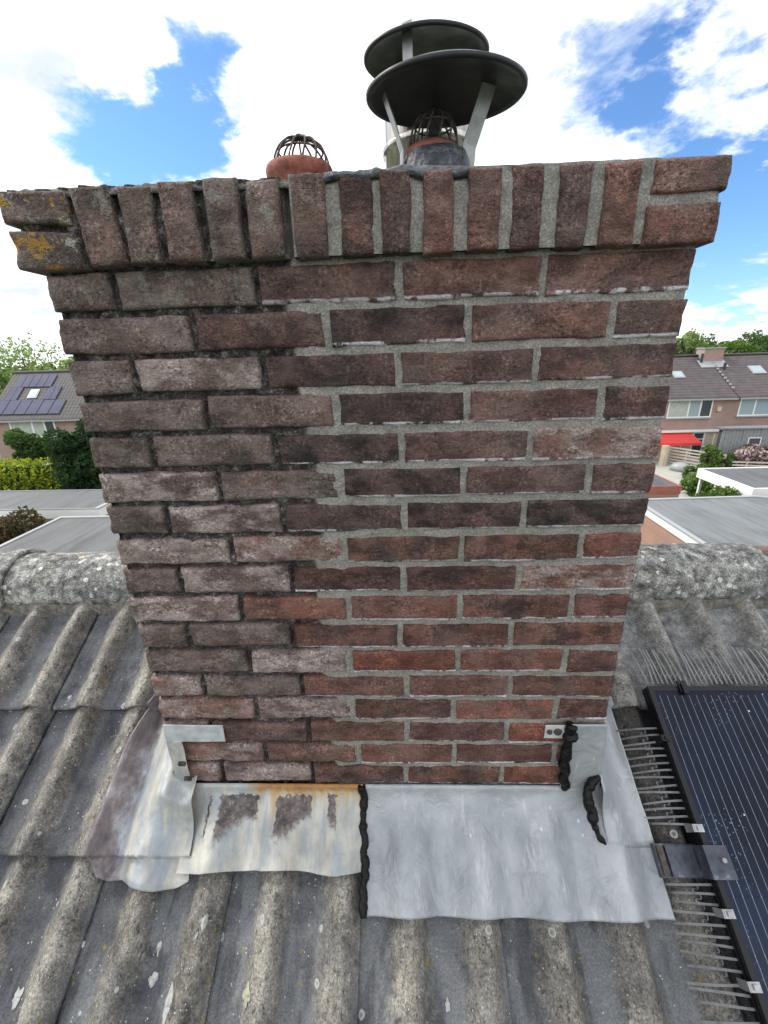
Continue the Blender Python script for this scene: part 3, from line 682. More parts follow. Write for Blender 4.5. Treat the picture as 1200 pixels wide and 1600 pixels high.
# ------------------------------------------------------------------ flue pots, cowls, cages
def cage(parent, c, rad, hgt, nw, seedv):
    mb = MB(); rr = random.Random(seedv)
    for k in range(nw):
        th = 2*math.pi*(k+rr.uniform(-.12,.12))/nw; pts = []
        for i in range(13):
            a = math.pi/2*i/12; pts.append((c[0]+rad*math.cos(a)**.8*math.cos(th+.35*math.sin(a)), c[1]+rad*math.cos(a)**.8*math.sin(th+.35*math.sin(a)), c[2]+hgt*math.sin(a)**.85+rr.uniform(-.0006,.0006)))
        mb.tube(pts, .0021, 6)
    for f_, zz in ((1.0, .002), (.78, .62)):
        mb.tube([(c[0]+rad*f_*math.cos(2*math.pi*i/32), c[1]+rad*f_*math.sin(2*math.pi*i/32), c[2]+hgt*zz) for i in range(33)], .0019, 5, False)
    mb.tube([(c[0]-.012,c[1],c[2]+hgt*1.0),(c[0],c[1]-.006,c[2]+hgt*1.03),(c[0]+.012,c[1],c[2]+hgt)], .005, 6)
    return mb.build('bird_cage', M['wire'], parent, True)
# left pot
p1 = empty('flue_pot', (-.152, .38, 1.217), 'orange clay flue pot with open wire bird cage and no lid', 'chimney pot')
mb = MB(); mb.lathe([(.066,.0),(.066,.105),(.071,.110),(.0725,.122),(.069,.131),(.060,.134),(.052,.130),(.050,.09),(.050,0)], (-.152,.38,1.217), 48, .02, 2); mb.build('pot', M['clay'], p1, True)
cage(p1, (-.147,.38,1.334), .060, .066, 13, 4)
# pot with zinc lid
p2 = empty('capped_flue_pot', (.142, .38, 1.228), 'tarred clay flue pot with wide dark metal rain lid on strap legs', 'chimney pot')
mb = MB(); mb.lathe([(.078,0),(.076,.09),(.070,.118),(.064,.130),(.058,.131)], (.142,.38,1.228), 48, .06, 5); mb.build('pot', M['bitumen'], p2, True)
mb = MB(); mb.lathe([(.057,.124),(.056,.135),(.052,.142),(.045,.139),(.043,.10)], (.134,.38,1.228), 48, .02, 6); mb.build('pot_rim', M['clay'], p2, True)
cage(p2, (.136,.38,1.371), .050, .062, 13, 9)
def disc(parent, c, rad, tilt, rise):
    prof = [(rad-.012,-.0005),(rad-.002,-.004),(rad+.001,-.001),(rad+.001,.004),(rad-.004,.007)] 
    top = [(rad*f, .007+rise*(1-f*f)) for f in (.85,.7,.5,.3,.12,.001)]
    und = [(rad*f, rise*.55*(1-f*f)) for f in (.001,.12,.3,.5,.7,.85)]
    mb = MB(); mb.lathe(und+prof+top, (0,0,0), 64)
    me = mesh_from('lid', mb.v, mb.f, True); o = link('lid', me, M['zinc'])
    o.matrix_world = Matrix.Translation(c) @ Matrix.Rotation(tilt[0], 4, 'X') @ Matrix.Rotation(tilt[1], 4, 'Y')
    o.parent = parent; o.matrix_parent_inverse = Matrix.Translation(-Vector(parent.location)); return o
disc(p2, (.158,.375,1.456), .160, (.093,.0), .032)
def strap(parent, pts, wdir, width):
    wd = np.array(wdir, float); wd /= np.linalg.norm(wd); P = np.array(pts, float)
    A = np.stack([P-wd*width/2, P+wd*width/2], 1); t = np.gradient(P, axis=0); nrm = np.cross(t, wd); nrm /= np.linalg.norm(nrm, axis=1)[:,None]
    V, Fc = shell(A, np.repeat(nrm[:,None]*.0025, 2, 1)); return child('strap', mesh_from('strap', V, Fc, False), M['strap'], parent)
strap(p2, [(.208,.372,1.25),(.209,.372,1.335),(.211,.371,1.372),(.232,.366,1.43),(.249,.362,1.478)], (.92,.40,-.25), .031)
strap(p2, [(.066,.36,1.25),(.067,.36,1.335),(.068,.361,1.362),(.05,.366,1.415),(.030,.372,1.468)], (.25,-1,0), .024)
strap(p2, [(.142,.455,1.25),(.142,.455,1.37),(.145,.475,1.43),(.148,.485,1.476)], (1,0,0), .028)
# stainless flue behind with its own lid
p3 = empty('steel_flue', (.147, .70, 1.245), 'shiny stainless flue pipe with its own metal lid standing behind the tarred pot', 'flue pipe')
mb = MB(); mb.lathe([(.118,0),(.118,.225),(.124,.228),(.126,.236),(.124,.244),(.118,.247),(.118,.33),(.112,.33),(.112,.05)], (.147,.70,1.245), 64); mb.build('pipe', M['steel'], p3, True)
disc(p3, (.139,.712,1.684), .160, (.098,.0), .034)
for (a_, wd) in ((-118,1),(0,1),(125,1)):
    ca, sa = math.cos(R(a_)), math.sin(R(a_))
    strap(p3, [(.147+.122*ca,.70+.122*sa,1.50),(.147+.122*ca,.70+.122*sa,1.60),(.143+.120*ca,.706+.120*sa,1.700)], (-sa,ca,0), .026)

# ------------------------------------------------------------------ lead flashings
def lead_wave(X): return .0245+.0215*np.cos(2*np.pi*(X-ROLL_C+.006)/.15)
def apron(X0, X1, yend, endwob, seed, fade=None, n=150, flat_top=0.004):
    """front apron: dressed down from the bed joint, then over the rolls of the tiles"""
    xs = np.linspace(X0, X1, n); prof = []
    def zr(y):
        fr_ = ((y/CT-S_BOT) % COURSE)/COURSE
        return Z0+y*math.tan(TH)+(.012+.024*(1-sstep(.0,.95,fr_*1.0)*1.0))/CT if False else Z0+y*math.tan(TH)+.031/CT
    ys_sl = np.linspace(-.036, yend, 34)
    B0, B1, B2 = np.array([-.0080, flat_top]), np.array([-.0130,-.050]), np.array([-.078, zr(-.078)+.004])
    tt = np.linspace(0, 1, 16)[:-1]; bz = [(1-t)**2*B0+2*t*(1-t)*B1+t*t*B2 for t in tt]
    ctrl = [(-.0030, flat_top+.004, 0)]+[(b[0], b[1], float(sstep(.05,1.0,t))) for b, t in zip(bz, tt)]
    ys_sl = np.linspace(-.078, yend, 26)
    prof = ctrl + [(y, zr(y)+.004, 1.0) for y in ys_sl]
    pr = np.array(prof); Y = np.repeat(pr[:,0:1], n, 1); Z = np.repeat(pr[:,1:2], n, 1); W = np.repeat(pr[:,2:3], n, 1); X = np.repeat(xs[None], len(pr), 0)
    sl = sstep(-.035, yend, Y)
    Y = Y + endwob(X)*sl; Z = Z + endwob(X)*sl*math.tan(TH)
    lw = lead_wave(X)*W; nz = (fbm(X*20+seed, Y*20, X*0+seed, 3)*.006 + fbm(X*60+seed, Y*60, X*0+seed, 2)*.0016)*(.25+.75*W)
    h = lw+nz
    if fade is not None:
        f = sstep(fade[0], fade[1], X); top = Z.copy(); Zs = zr(Y)+.004
        Z = np.where(W < 1, Z*(1-f)+(np.minimum(Z, Zs+.0))*f, Z)
    Y = Y - h*ST; Z = Z + h*CT
    P = np.stack([X, Y, Z], -1); nrm = np.array([0,.0018,-.0018])
    return shell(P[::-1], nrm)
SEALED = []
# left weathered apron
V, Fc = apron(-.4700, -.046, -.110, lambda X: .008*fbm(X*9, X*0, X*0+4, 3)-.004*sstep(-.25,-.42,X), 3)
fl_l = link('lead_apron', mesh_from('lead_apron', V, Fc), M['lead_old'], label='weathered lead apron with rust runs and dark peeled patches below the brickwork', cat='flashing')
# right grey apron
V, Fc = apron(-.040, .609, -.170, lambda X: .004*fbm(X*7, X*0, X*0+9, 3), 8, fade=(.515,.56), n=220)
fl_r = link('lead_apron', mesh_from('lead_apron', V, Fc), M['lead_new'], label='wide smooth grey lead apron below the freshly pointed brickwork', cat='flashing')
def chim_dist(X, y):
    dx = np.maximum(np.maximum(CH_X0-X, X-CH_X1), 0); dy = np.maximum(-.004-y, 0); return np.sqrt(dx*dx+dy*dy)
def soaker(X0, X1, s0f, s1, hbase, seed, rollx=None, rise=.075, n=70, m=110, rw=.040):
    xs = np.linspace(X0, X1, n); vv = np.linspace(0, 1, m); X, v = np.meshgrid(xs, vv)
    s0 = s0f(X); s = s0+(s1-s0)*v
    if rollx is not None: X = X1+(X-X1)*(1-.17*v**3)
    fr = ((s-S_BOT) % COURSE)/COURSE
    h = hbase + lead_wave(X) + .022*(1-fr)
    y = s*CT-h*ST; d = chim_dist(X, y); h = h + rise*np.exp(-(d/rw)**1.6)
    if rollx is not None: h = h - .012*sstep(-.60,-.65,X) + .034*np.sqrt(np.clip(1-((X-rollx)/.0265)**2, 0, 1))*sstep(0,.08,v)*(1-.55*v**2) 
    h = h + fbm(X*14+seed, s*14, X*0+seed, 3)*.007*sstep(.0,.03,d) + fbm(X*50+seed, s*50, X*0, 2)*.0022
    h = h - .006*sstep(.03,0,v)
    P = roof(X, s, h); ctr = (P[:-1,:-1]+P[1:,1:])/2
    keep = ~((ctr[...,0] > CH_X0) & (ctr[...,0] < CH_X1) & (ctr[...,1] > -.003))
    return shell(P, -EN*.0022, keep)
def s0_left(X): return np.interp(X, [-.676,-.668,-.655,-.635,-.60,-.55,-.51,-.47,-.4405], [-.080,-.108,-.124,-.131,-.128,-.140,-.146,-.141,-.128])
V, Fc = soaker(-.676, -.4405, s0_left, .285, .017, 5, rollx=-.650)
fl_c = link('lead_corner', mesh_from('lead_corner', V, Fc), M['lead_old'], label='cream and purple stained lead corner piece with rolled outer edge', cat='flashing')
V, Fc = soaker(.4975, .611, lambda X: -.058+0*X, .30, .020, 15, rise=.055, n=40, m=80, rw=.03)
fl_s = link('lead_soaker', mesh_from('lead_soaker', V, Fc), M['lead_new'], label='narrow grey lead strip up the chimney flank next to the solar panel', cat='flashing')
def sheet(x0, x1, z0, z1, y, seed, skew=(0,0), amp=.0022, n=30, m=40, th=.002):
    xs = np.linspace(0, 1, n); zs = np.linspace(z0, z1, m); u, z = np.meshgrid(xs, zs); t = (z-z0)/(z1-z0)
    a = x0+skew[0]*t; b = x1+skew[1]*t; x = a+(b-a)*u
    yy = y + fbm(x*22+seed, z*34, x*0+seed, 3)*amp
    return shell(np.stack([x, yy, z], -1), np.array([0,th,0]))
V, Fc = sheet(-.4885, -.4565, -.045, .150, -.0120, 3, (-.002,.003), .004)
tb = child('upstand_tab', mesh_from('upstand_tab', V, Fc), M['lead_old'], fl_c)
V, Fc = sheet(-.490, -.353, .1475, .196, -.0110, 6, (.002,.001), .002)
child('clip_strip', mesh_from('clip_strip', V, Fc), M['clip'], fl_c)
for (xx, zz) in ((-.463,.085),(-.458,.038)):
    mb = MB(); mb.obox((xx,-.0155,zz), (1,0,0),(0,1,0),(0,0,1), .016,.006,.008); mb.build('nail_head', M['wire'], fl_c)
V, Fc = sheet(.4135, .5060, -.040, .197, -.0085, 9, (0,-.0115), .0016)
child('upstand_tab', mesh_from('upstand_tab', V, Fc), M['lead_new'], fl_s)
V, Fc = sheet(.362, .416, .159, .195, -.0090, 12, (0,0), .001)
cs = child('clip_strip', mesh_from('clip_strip', V, Fc), M['clip'], fl_s)
for (xx, rr) in ((.372,.0065),(.390,.0095)):
    mb = MB(); mb.tube([(xx,-.009,.178),(xx,-.0135,.178)], [rr, rr*.75], 10); mb.build('screw_head', M['wire'], fl_s)
def bead(name, pts, rad, seed, parent, lump=.55, taper=None):
    P = np.array(pts, float); d = np.r_[0, np.cumsum(np.linalg.norm(np.diff(P, axis=0), axis=1))]; N = max(24, int(d[-1]/.0028)); q = np.linspace(0, d[-1], N)
    S = np.stack([np.interp(q, d, P[:,i]) for i in range(3)], 1); S[:,0] += fbm(q*45+seed, q*0, q*0, 3)*.008
    rad_ = rad*(1+lump*fbm(q*70+seed*3, q*0+2, q*0, 3)*1.6)
    if taper is not None: rad_ = rad_*np.interp(q/d[-1], [t[0] for t in taper], [t[1] for t in taper])
    mb = MB(); mb.tube(S, list(np.clip(rad_, .001, .03)), 10); return mb.build(name, M['sealant'], parent, True)
zr = lambda y: Z0+y*math.tan(TH)+.031/CT
def apron_pt(x, t, up):
    # t in 0..1 along the dressed curve, 1..2 down the slope to the lower edge
    lw = float(lead_wave(np.array(x)))
    if t <= 1:
        B0, B1, B2 = np.array([-.008,.004]), np.array([-.013,-.050]), np.array([-.078, zr(-.078)+.004]); b = (1-t)**2*B0+2*t*(1-t)*B1+t*t*B2; h = lw*float(sstep(.05,1.0,t))+up
    else:
        y = -.078+(t-1)*(-.172+.078); b = np.array([y, zr(y)+.004]); h = lw+up
    a_ = max(0, 1-t)*.6
    return (x, b[0]-h*ST-up*a_, b[1]+h*CT)
b1 = [apron_pt(-.0505+.010*min(1,t), t, .001) for t in np.linspace(-.02, 2.0, 26)]
bead('sealant_bead', b1, .0085, 3, fl_r, .4)
bead('sealant_bead', [(.414,-.0115,.198),(.416,-.0125,.17),(.412,-.0125,.12),(.416,-.0125,.07),(.419,-.0125,.03),(.4215,-.012,.008)], .0122, 11, fl_s, .5, [(0,1.0),(.5,1),(.85,.8),(1,.5)])
def on_lead(X, s, dh): 
    h = .020+float(lead_wave(np.array(X))*.9)+dh; y = s*CT-h*ST; d = float(chim_dist(np.array(X), np.array(y))); h += .07*math.exp(-(d/.03)**1.6); return tuple(roof(X, s, h))
b3 = [tuple(at(px, py, (0,-ST,CT), roof(0,0,hh))) for (px,py,hh) in [(936,1214,.128),(924,1222,.124),(918,1233,.118),(919,1250,.106),(922,1268,.094),(930,1290,.084),(938,1308,.078),(946,1320,.074),(953,1328,.070)]]
bead('sealant_bead', b3, .0110, 23, fl_s, .6, [(0,.45),(.15,.7),(.3,1.0),(.7,.8),(.88,.35),(1,.1)])

# ------------------------------------------------------------------ solar panel
def mat_panel():
    n = NT('solar_glass'); o = n.xyz(n.obj())
    fx = n.math('FRACT', n.math('DIVIDE', n.math('ADD', o[0], .0045), .0182)); ln = n.math('LESS_THAN', n.math('ABSOLUTE', n.math('SUBTRACT', fx, .5)), .030)
    fs = n.math('FRACT', n.math('DIVIDE', n.math('ADD', o[1], 5.0), .0835)); gap = n.math('LESS_THAN', fs, .030)
    c = n.mix(n.ss(n.noise(6, 5, .6), .35, .7), (.004,.007,.016), (.008,.016,.040))
    c = n.mix(n.math('MULTIPLY', gap, .6), c, (.004,.006,.012))
    inx = n.math('MULTIPLY', n.math('GREATER_THAN', o[0], .020), n.math('LESS_THAN', o[1], -.022))
    c = n.mix(n.math('MULTIPLY', n.math('MULTIPLY', ln, inx), n.lin(gap, 0, 1, .50, .9)), c, (.36,.39,.44))
    sp = n.math('MULTIPLY', n.ss(n.voro(150), .24, .12), n.ss(n.noise(9, 4, .6), .50, .64)); c = n.mix(n.math('MULTIPLY', sp, .5), c, (.35,.42,.52))
    b = n.math('MULTIPLY', n.ss(n.voro(38, n.scale(n.pos(), (1,1,1), (2,2,2))), .10, .06), n.ss(n.noise(13, 3), .57, .62)); c = n.mix(b, c, (.5,.54,.60))
    return n.done(c, n.lin(n.noise(40, 3), .3, .7, .12, .26), 0, None, .22)
M['panel'] = mat_panel()
n = NT('black_anodised'); M['frame'] = n.done((.010,.0105,.013), .38, .4)
n = NT('grey_plastic'); M['comb'] = n.done(n.ramp(n.noise(50, 3), [(.3,(.10,.104,.11)),(.7,(.19,.195,.20))]), .5, 0)
n = NT('dull_aluminium'); M['alu'] = n.done(n.ramp(n.noise(50, 4), [(.3,(.22,.225,.23)),(.7,(.42,.43,.44))]), .4, .7)
n = NT('dark_bracket'); M['bracket'] = n.done(n.ramp(n.noise(30, 5, .7), [(.3,(.03,.035,.045)),(.6,(.08,.09,.11)),(.78,(.30,.33,.38))]), .32, .6)
PX, PS, PH = .686, .272, .112
panel = bpy.data.objects.new('solar_panel', None); COL.objects.link(panel); panel.matrix_world = Matrix(((1,0,0,PX),(0,CT,-ST,0),(0,ST,CT,0),(0,0,0,1)))
po = roof(PX, PS, PH); panel.location = tuple(po); panel.rotation_euler = (TH,0,0)
tag(panel, 'black framed solar panel with white speckles lying on the tiles beside the chimney', 'solar panel')
panel_inv = Matrix.Identity(4)
def pchild(name, mb, mat, parent=panel, smooth=False):
    o = link(name, mesh_from(name, mb.v, mb.f, smooth), mat); o.parent = parent; return o
PWD, PLN = 1.04, 1.72
mb = MB(); mb.box(.010,PWD-.010,-PLN+.010,-.010,-.006,-.0015); pchild('glass', mb, M['panel'])
for (a, b, c, d) in ((0,.0115,-PLN,0),(PWD-.0115,PWD,-PLN,0)):
    mb = MB(); mb.box(a,b,c,d,-.012,0); mb.box(a+.003,b-.001,c,d,-.018,-.012); mb.box(a,b,c,d,-.025,-.018); mb.box(a+.003,b-.001,c,d,-.030,-.025); mb.box(a,b+.01,c,d,-.036,-.030); pchild('frame_rail', mb, M['frame'])
for (c, d) in ((-.0115,0),(-PLN,-PLN+.0115)):
    mb = MB(); mb.box(.0115,PWD-.0115,c,d,-.012,0); mb.box(.0115,PWD-.0115,c+.003,d-.001,-.036,-.012); pchild('frame_rail', mb, M['frame'])
for (cx_, cs_) in ((0.001,-.121),(0.001,-.296),(0.001,-.432),(.001,-.530),(.001,-.72)):
    mb = MB(); mb.box(-.010,.010,cs_-.007,cs_+.007,.0005,.0035); mb.box(-.012,-.009,cs_-.007,cs_+.007,-.03,.0035); mb.box(-.004,.006,cs_-.004,cs_+.004,.0035,.007); pchild('clamp', mb, M['alu'] if cs_ < -.2 else M['frame'])
mb = MB(); mb.box(.075,.095,-.016,.012,.0005,.006); mb.box(.080,.092,-.020,.004,.006,.012); pchild('clamp', mb, M['frame'])
# mounting rail under the panel
mb = MB(); mb.box(.03,PWD-.02,-.30,-.26,-.09,-.036); mb.box(.03,PWD-.02,-1.30,-1.26,-.09,-.036); pchild('mounting_rail', mb, M['bracket'])
# bracket beside the panel
br = bpy.data.objects.new('roof_bracket', None); COL.objects.link(br); br.location = tuple(roof(.603, -.080, .058)); br.rotation_euler = (TH,0,0)
tag(br, 'dark metal roof bracket plate between the grey lead and the solar panel', 'bracket')
mb = MB(); mb.box(-.004,.096,-.029,.029,-.004,.012); pchild('base_plate', mb, M['bracket'], br)
mb = MB(); mb.box(.016,.075,-.027,.026,.013,.020); pchild('cover_plate', mb, M['alu'] if False else M['bracket'], br)
mb = MB(); mb.box(.0,.012,-.026,.026,.012,.017); pchild('side_flange', mb, M['wire'], br)
mb = MB(); mb.box(.076,.083,-.029,.027,.012,.0555); mb.box(.076,.124,-.029,.027,.0556,.0600); pchild('end_clamp', mb, M['bracket'], br)
mb = MB(); mb.tube([(.108,.002,.060),(.108,.002,.0655)], [.0055,.0045], 10); pchild('bolt', mb, M['alu'], br)
# bird combs
tine_meshes = []; tine_flat = []
for sv in range(8):
    mb = MB(); pts = []
    n_ = 9; L_ = .100
    for i in range(n_): t = i/(n_-1); pts.append((-L_*t, .003*math.sin(2.2*t+sv)*t, (-.052*t**1.4+.006*math.sin(3*t)) if sv < 4 else (-.022*t+.004*math.sin(3*t))))
    A = np.stack([np.array(pts)-np.array([0,.0018,0]), np.array(pts)+np.array([0,.0018,0])], 1); V, Fc = shell(A, np.array([0,0,-.0012])); me = mesh_from('tine', V, Fc, False); me.materials.append(M['comb']); (tine_meshes if sv < 4 else tine_flat).append(me)
def comb(label, org, tines, spacing, count, rotz, spine_at, spine_drop, jit=.05, grp='bird deterrent combs along the panel edges'):
    c = bpy.data.objects.new('bird_comb', None); COL.objects.link(c)
    base = Matrix(((1,0,0,0),(0,CT,-ST,0),(0,ST,CT,0),(0,0,0,1)))
    c.matrix_world = Matrix.Translation(tuple(org)) @ base @ Matrix.Rotation(rotz, 4, 'Z'); tag(c, label, 'bird comb')
    rr = random.Random(count)
    for i in range(count):
        t = bpy.data.objects.new('tine', tines[rr.randrange(4)]); COL.objects.link(t); t.parent = c
        t.location = (0, -i*spacing, 0); t.rotation_euler = (0, rr.uniform(-.10,.10), rr.gauss(0,jit)); t.scale = (rr.uniform(.92,1.06),1.15,1)
    # S-shaped spine linking the tines
    mb = MB(); pts = []
    for i in range((count-1)*10+1):
        q = i/10; ph = (q % 1.0); x = -spine_at + .0065*math.sin(2*math.pi*ph); pts.append((x, -q*spacing+.0028*math.sin(4*math.pi*ph), -spine_drop-.001))
    P = np.array(pts); A = np.stack([P-np.array([.0014,.0,0]), P+np.array([.0014,.0,0])], 1)
    V, Fc = shell(A, np.array([0,0,-.0025])); s_ = link('spine', mesh_from('spine', V, Fc, False), M['comb']); s_.parent = c
    return c
comb('grey plastic bird comb pointing at the chimney, uphill of the metal bracket', roof(.703,.178,.086), tine_meshes, .0150, 14, 0, .045, .017, .02)
comb('grey plastic bird comb on the tiles downhill of the metal bracket', roof(.703,-.118,.086), tine_meshes, .0158, 44, 0, .043, .017, .045)
comb('grey plastic bird comb along the upper edge of the solar panel', roof(.698,.281,.098), tine_flat, -.0126, 78, -math.pi/2, .024, .004, .03)

# ------------------------------------------------------------------ background
M['g_red'] = plain('wall_brick_pink', (.36,.21,.165), .9, sc=1.5); M['g_orange'] = plain('wall_brick_orange', (.40,.19,.125), .9, sc=1.2)
def mat_wallbrick(name, c1, c2):
    n = NT(name); b = n.new('ShaderNodeTexBrick'); n.put(b.inputs['Vector'], n.scale(n.pos(), (1,1,1), (0,0,0), (R(90),0,0))); b.inputs['Scale'].default_value = 1.0
    b.inputs['Brick Width'].default_value = .22; b.inputs['Row Height'].default_value = .065; b.inputs['Mortar Size'].default_value = .012
    n.put(b.inputs['Color1'], c1); n.put(b.inputs['Color2'], c2); n.put(b.inputs['Mortar'], (.34,.31,.28))
    c = n.mix(1.0, b.outputs['Color'], n.ramp(n.noise(.9, 5), [(.3,(.82,.82,.82)),(.7,(1.12,1.12,1.12))]), 'MULTIPLY'); return n.done(c, .92)
M['wallR'] = mat_wallbrick('brickwork_right', (.36,.20,.16), (.30,.155,.125)); M['wallL'] = mat_wallbrick('brickwork_left', (.34,.20,.165), (.28,.16,.13)); M['wallG'] = mat_wallbrick('brickwork_garage', (.42,.20,.13), (.34,.15,.10))
def mat_rooftiles(name, c):
    n = NT(name); p = n.xyz(n.pos())
    rows = n.math('FRACT', n.math('DIVIDE', p[1], .29)); cols = n.math('FRACT', n.math('DIVIDE', p[0], .30))
    h = n.math('ADD', n.math('MULTIPLY', rows, .5), n.math('MULTIPLY', n.math('ABSOLUTE', n.math('SUBTRACT', cols, .5)), .7))
    cl = n.mix(1.0, c, n.ramp(n.noise(2.2, 5), [(.3,(.75,.75,.75)),(.7,(1.25,1.25,1.25))]), 'MULTIPLY')
    cl = n.mix(n.math('LESS_THAN', rows, .16), cl, (c[0]*.35,c[1]*.35,c[2]*.35)); return n.done(cl, .7, 0, n.bump(h, .8, .06))
M['tilesR'] = mat_rooftiles('dark_roof_tiles', (.085,.070,.075)); M['tilesL'] = mat_rooftiles('brown_roof_tiles', (.055,.050,.053))
M['white'] = plain('white_paint', (.78,.79,.78), .5, var=.06); M['curtain'] = plain('net_curtain', (.42,.46,.40), .8, sc=4); M['cream'] = plain('cream_panel', (.52,.44,.33), .8); M['awning'] = plain('red_awning', (.72,.06,.055), .7, var=.08)
n = NT('window_glass'); M['glass'] = n.done((.05,.065,.075), .08, 0, None, .8)
n = NT('pale_glass'); M['glass2'] = n.done((.30,.38,.42), .12, 0, None, .8)
def mat_flat(name, c):
    n = NT(name); p = n.xyz(n.pos()); st = n.math('FRACT', n.math('DIVIDE', n.math('ADD', p[0], 40), 1.0))
    cl = n.mix(1.0, c, n.ramp(n.noise(1, 6, .65, n.scale(n.pos(), (1.6,.35,1))), [(.28,(.52,.52,.52)),(.5,(1,1,1)),(.72,(1.25,1.25,1.25))]), 'MULTIPLY')
    cl = n.mix(n.math('MULTIPLY', n.math('LESS_THAN', st, .06), .5), cl, (c[0]*.5,c[1]*.5,c[2]*.5)); return n.done(cl, .7)
M['flat'] = mat_flat('bitumen_flat_roof', (.145,.158,.168)); M['flat_grey'] = mat_flat('worn_flat_roof', (.090,.098,.104)); M['flat_dark'] = mat_flat('dark_flat_roof', (.075,.08,.09)); M['flat_warm'] = mat_flat('gravel_flat_roof', (.095,.10,.104))
M['alu_trim'] = plain('trim_alu', (.33,.345,.35), .5, .1, var=.08); M['darkwood'] = plain('dark_timber', (.05,.05,.055), .8)
M['shedwood'] = plain('grey_shed_wood', (.24,.25,.26), .85, sc=5); M['palewood'] = plain('pale_fence_wood', (.50,.46,.39), .85, sc=5); M['bin'] = plain('dark_blue_bin', (.022,.03,.05), .5); M['orangebox'] = plain('beige_box', (.62,.52,.36), .7)
M['redtrim'] = plain('red_fascia', (.36,.13,.10), .8)
n = NT('small_pv'); p_ = n.xyz(n.obj()); M['pv'] = n.done(n.mix(n.noise(.8, 3), (.05,.06,.11), (.115,.115,.165)), .6, 0, None, .05)
n = NT('ground_cover'); g1 = n.noise(.35, 6, .6); g2 = n.noise(.06, 3, .5); M['ground'] = n.done(n.mix(n.ss(g2, .45, .6), n.ramp(g1, [(.3,(.035,.06,.018)),(.7,(.09,.13,.04))]), n.ramp(g1, [(.3,(.17,.165,.15)),(.7,(.26,.25,.235))])), .95)
gm = MB(); gm.poly([(-3000,-3000,GROUND),(3000,-3000,GROUND),(3000,3000,GROUND),(-3000,3000,GROUND)]); gm.build('ground', M['ground'], kind='structure', label='ground of gardens and paving between the houses')

def Zr(a, b): return 960+a/4.2125, 520+b/4.2125
def Zl(a, b): return a/4.446, 540+b/4.446
def window(parent, x0, x1, z0, z1, Y, bars, panes, fr=.09, sill=True):
    mb = MB(); w_ = fr
    mb.box(x0,x1,Y-.06,Y+.02,z0,z0+w_); mb.box(x0,x1,Y-.06,Y+.02,z1-w_,z1); mb.box(x0,x0+w_,Y-.06,Y+.02,z0+w_,z1-w_); mb.box(x1-w_,x1,Y-.06,Y+.02,z0+w_,z1-w_)
    xs = [x0]+bars+[x1]
    for b in bars: mb.box(b-w_*.6,b+w_*.6,Y-.06,Y+.02,z0+w_,z1-w_)
    f = mb.build('window', M['white'], parent)
    for i in range(len(xs)-1):
        mb = MB(); mb.box(xs[i]+w_*.5,xs[i+1]-w_*.5,Y-.03,Y-.015,z0+w_*.6,z1-w_*.6); o = link('pane', mesh_from('pane', mb.v, mb.f, False), M[panes[i]]); o.parent = f; o.matrix_parent_inverse = Matrix.Identity(4)
    if sill:
        mb = MB(); mb.box(x0-.08,x1+.08,Y-.14,Y+.0,z0-.09,z0-.005); o = link('sill', mesh_from('sill', mb.v, mb.f, False), M['alu_trim']); o.parent = f
    return f
def terrace(name, x0, x1, Y, ridgeY, ez, rz, label, wall, tiles):
    h = empty(name, ((x0+x1)/2, Y, GROUND), label, 'house')
    mb = MB(); b = len(mb.v); dY = ridgeY+(ridgeY-Y)
    mb.v += [(x0,Y,GROUND),(x1,Y,GROUND),(x1,Y,ez),(x0,Y,ez),(x0,dY,GROUND),(x1,dY,GROUND),(x1,dY,ez),(x0,dY,ez),(x0,ridgeY,rz-.12),(x1,ridgeY,rz-.12)]
    mb.f += [(0,1,2,3),(1,5,6,9,2),(5,4,7,6),(4,0,3,8,7)]
    mb.build('wall', M[wall], h)
    mb = MB(); sl = (rz-ez)/(ridgeY-Y); oh = .35
    mb.slab([(x0-.12,Y-oh,ez-oh*sl+.05),(x1+.12 if x1 > 30 or x1 < 0 else x1,Y-oh,ez-oh*sl+.05),(x1+.12 if x1 > 30 or x1 < 0 else x1,ridgeY,rz+.05),(x0-.12,ridgeY,rz+.05)], .14)
    mb.slab([(x1,dY+oh,ez-oh*sl+.05),(x0,dY+oh,ez-oh*sl+.05),(x0,ridgeY,rz+.05),(x1,ridgeY,rz+.05)], .14)
    rf = mb.build('roof', M[tiles], h)
    mb = MB(); mb.tube([(x0-.1,ridgeY,rz+.06),(x1+.1,ridgeY,rz+.06)], .12, 8); o = link('ridge', mesh_from('ridge', mb.v, mb.f, True), M[tiles]); o.parent = rf
    mb = MB(); mb.box(x0-.1,x1,Y-oh-.10,Y-oh+.02,ez-oh*sl-.12,ez-oh*sl+.0); o = link('gutter', mesh_from('gutter', mb.v, mb.f, False), M['alu_trim']); o.parent = rf
    return h, rf, sl
def on_roof(px, py, Y, ez, sl, lift=.0):
    return at(px, py, (0,-sl,1), (0,Y,ez+.05+lift))
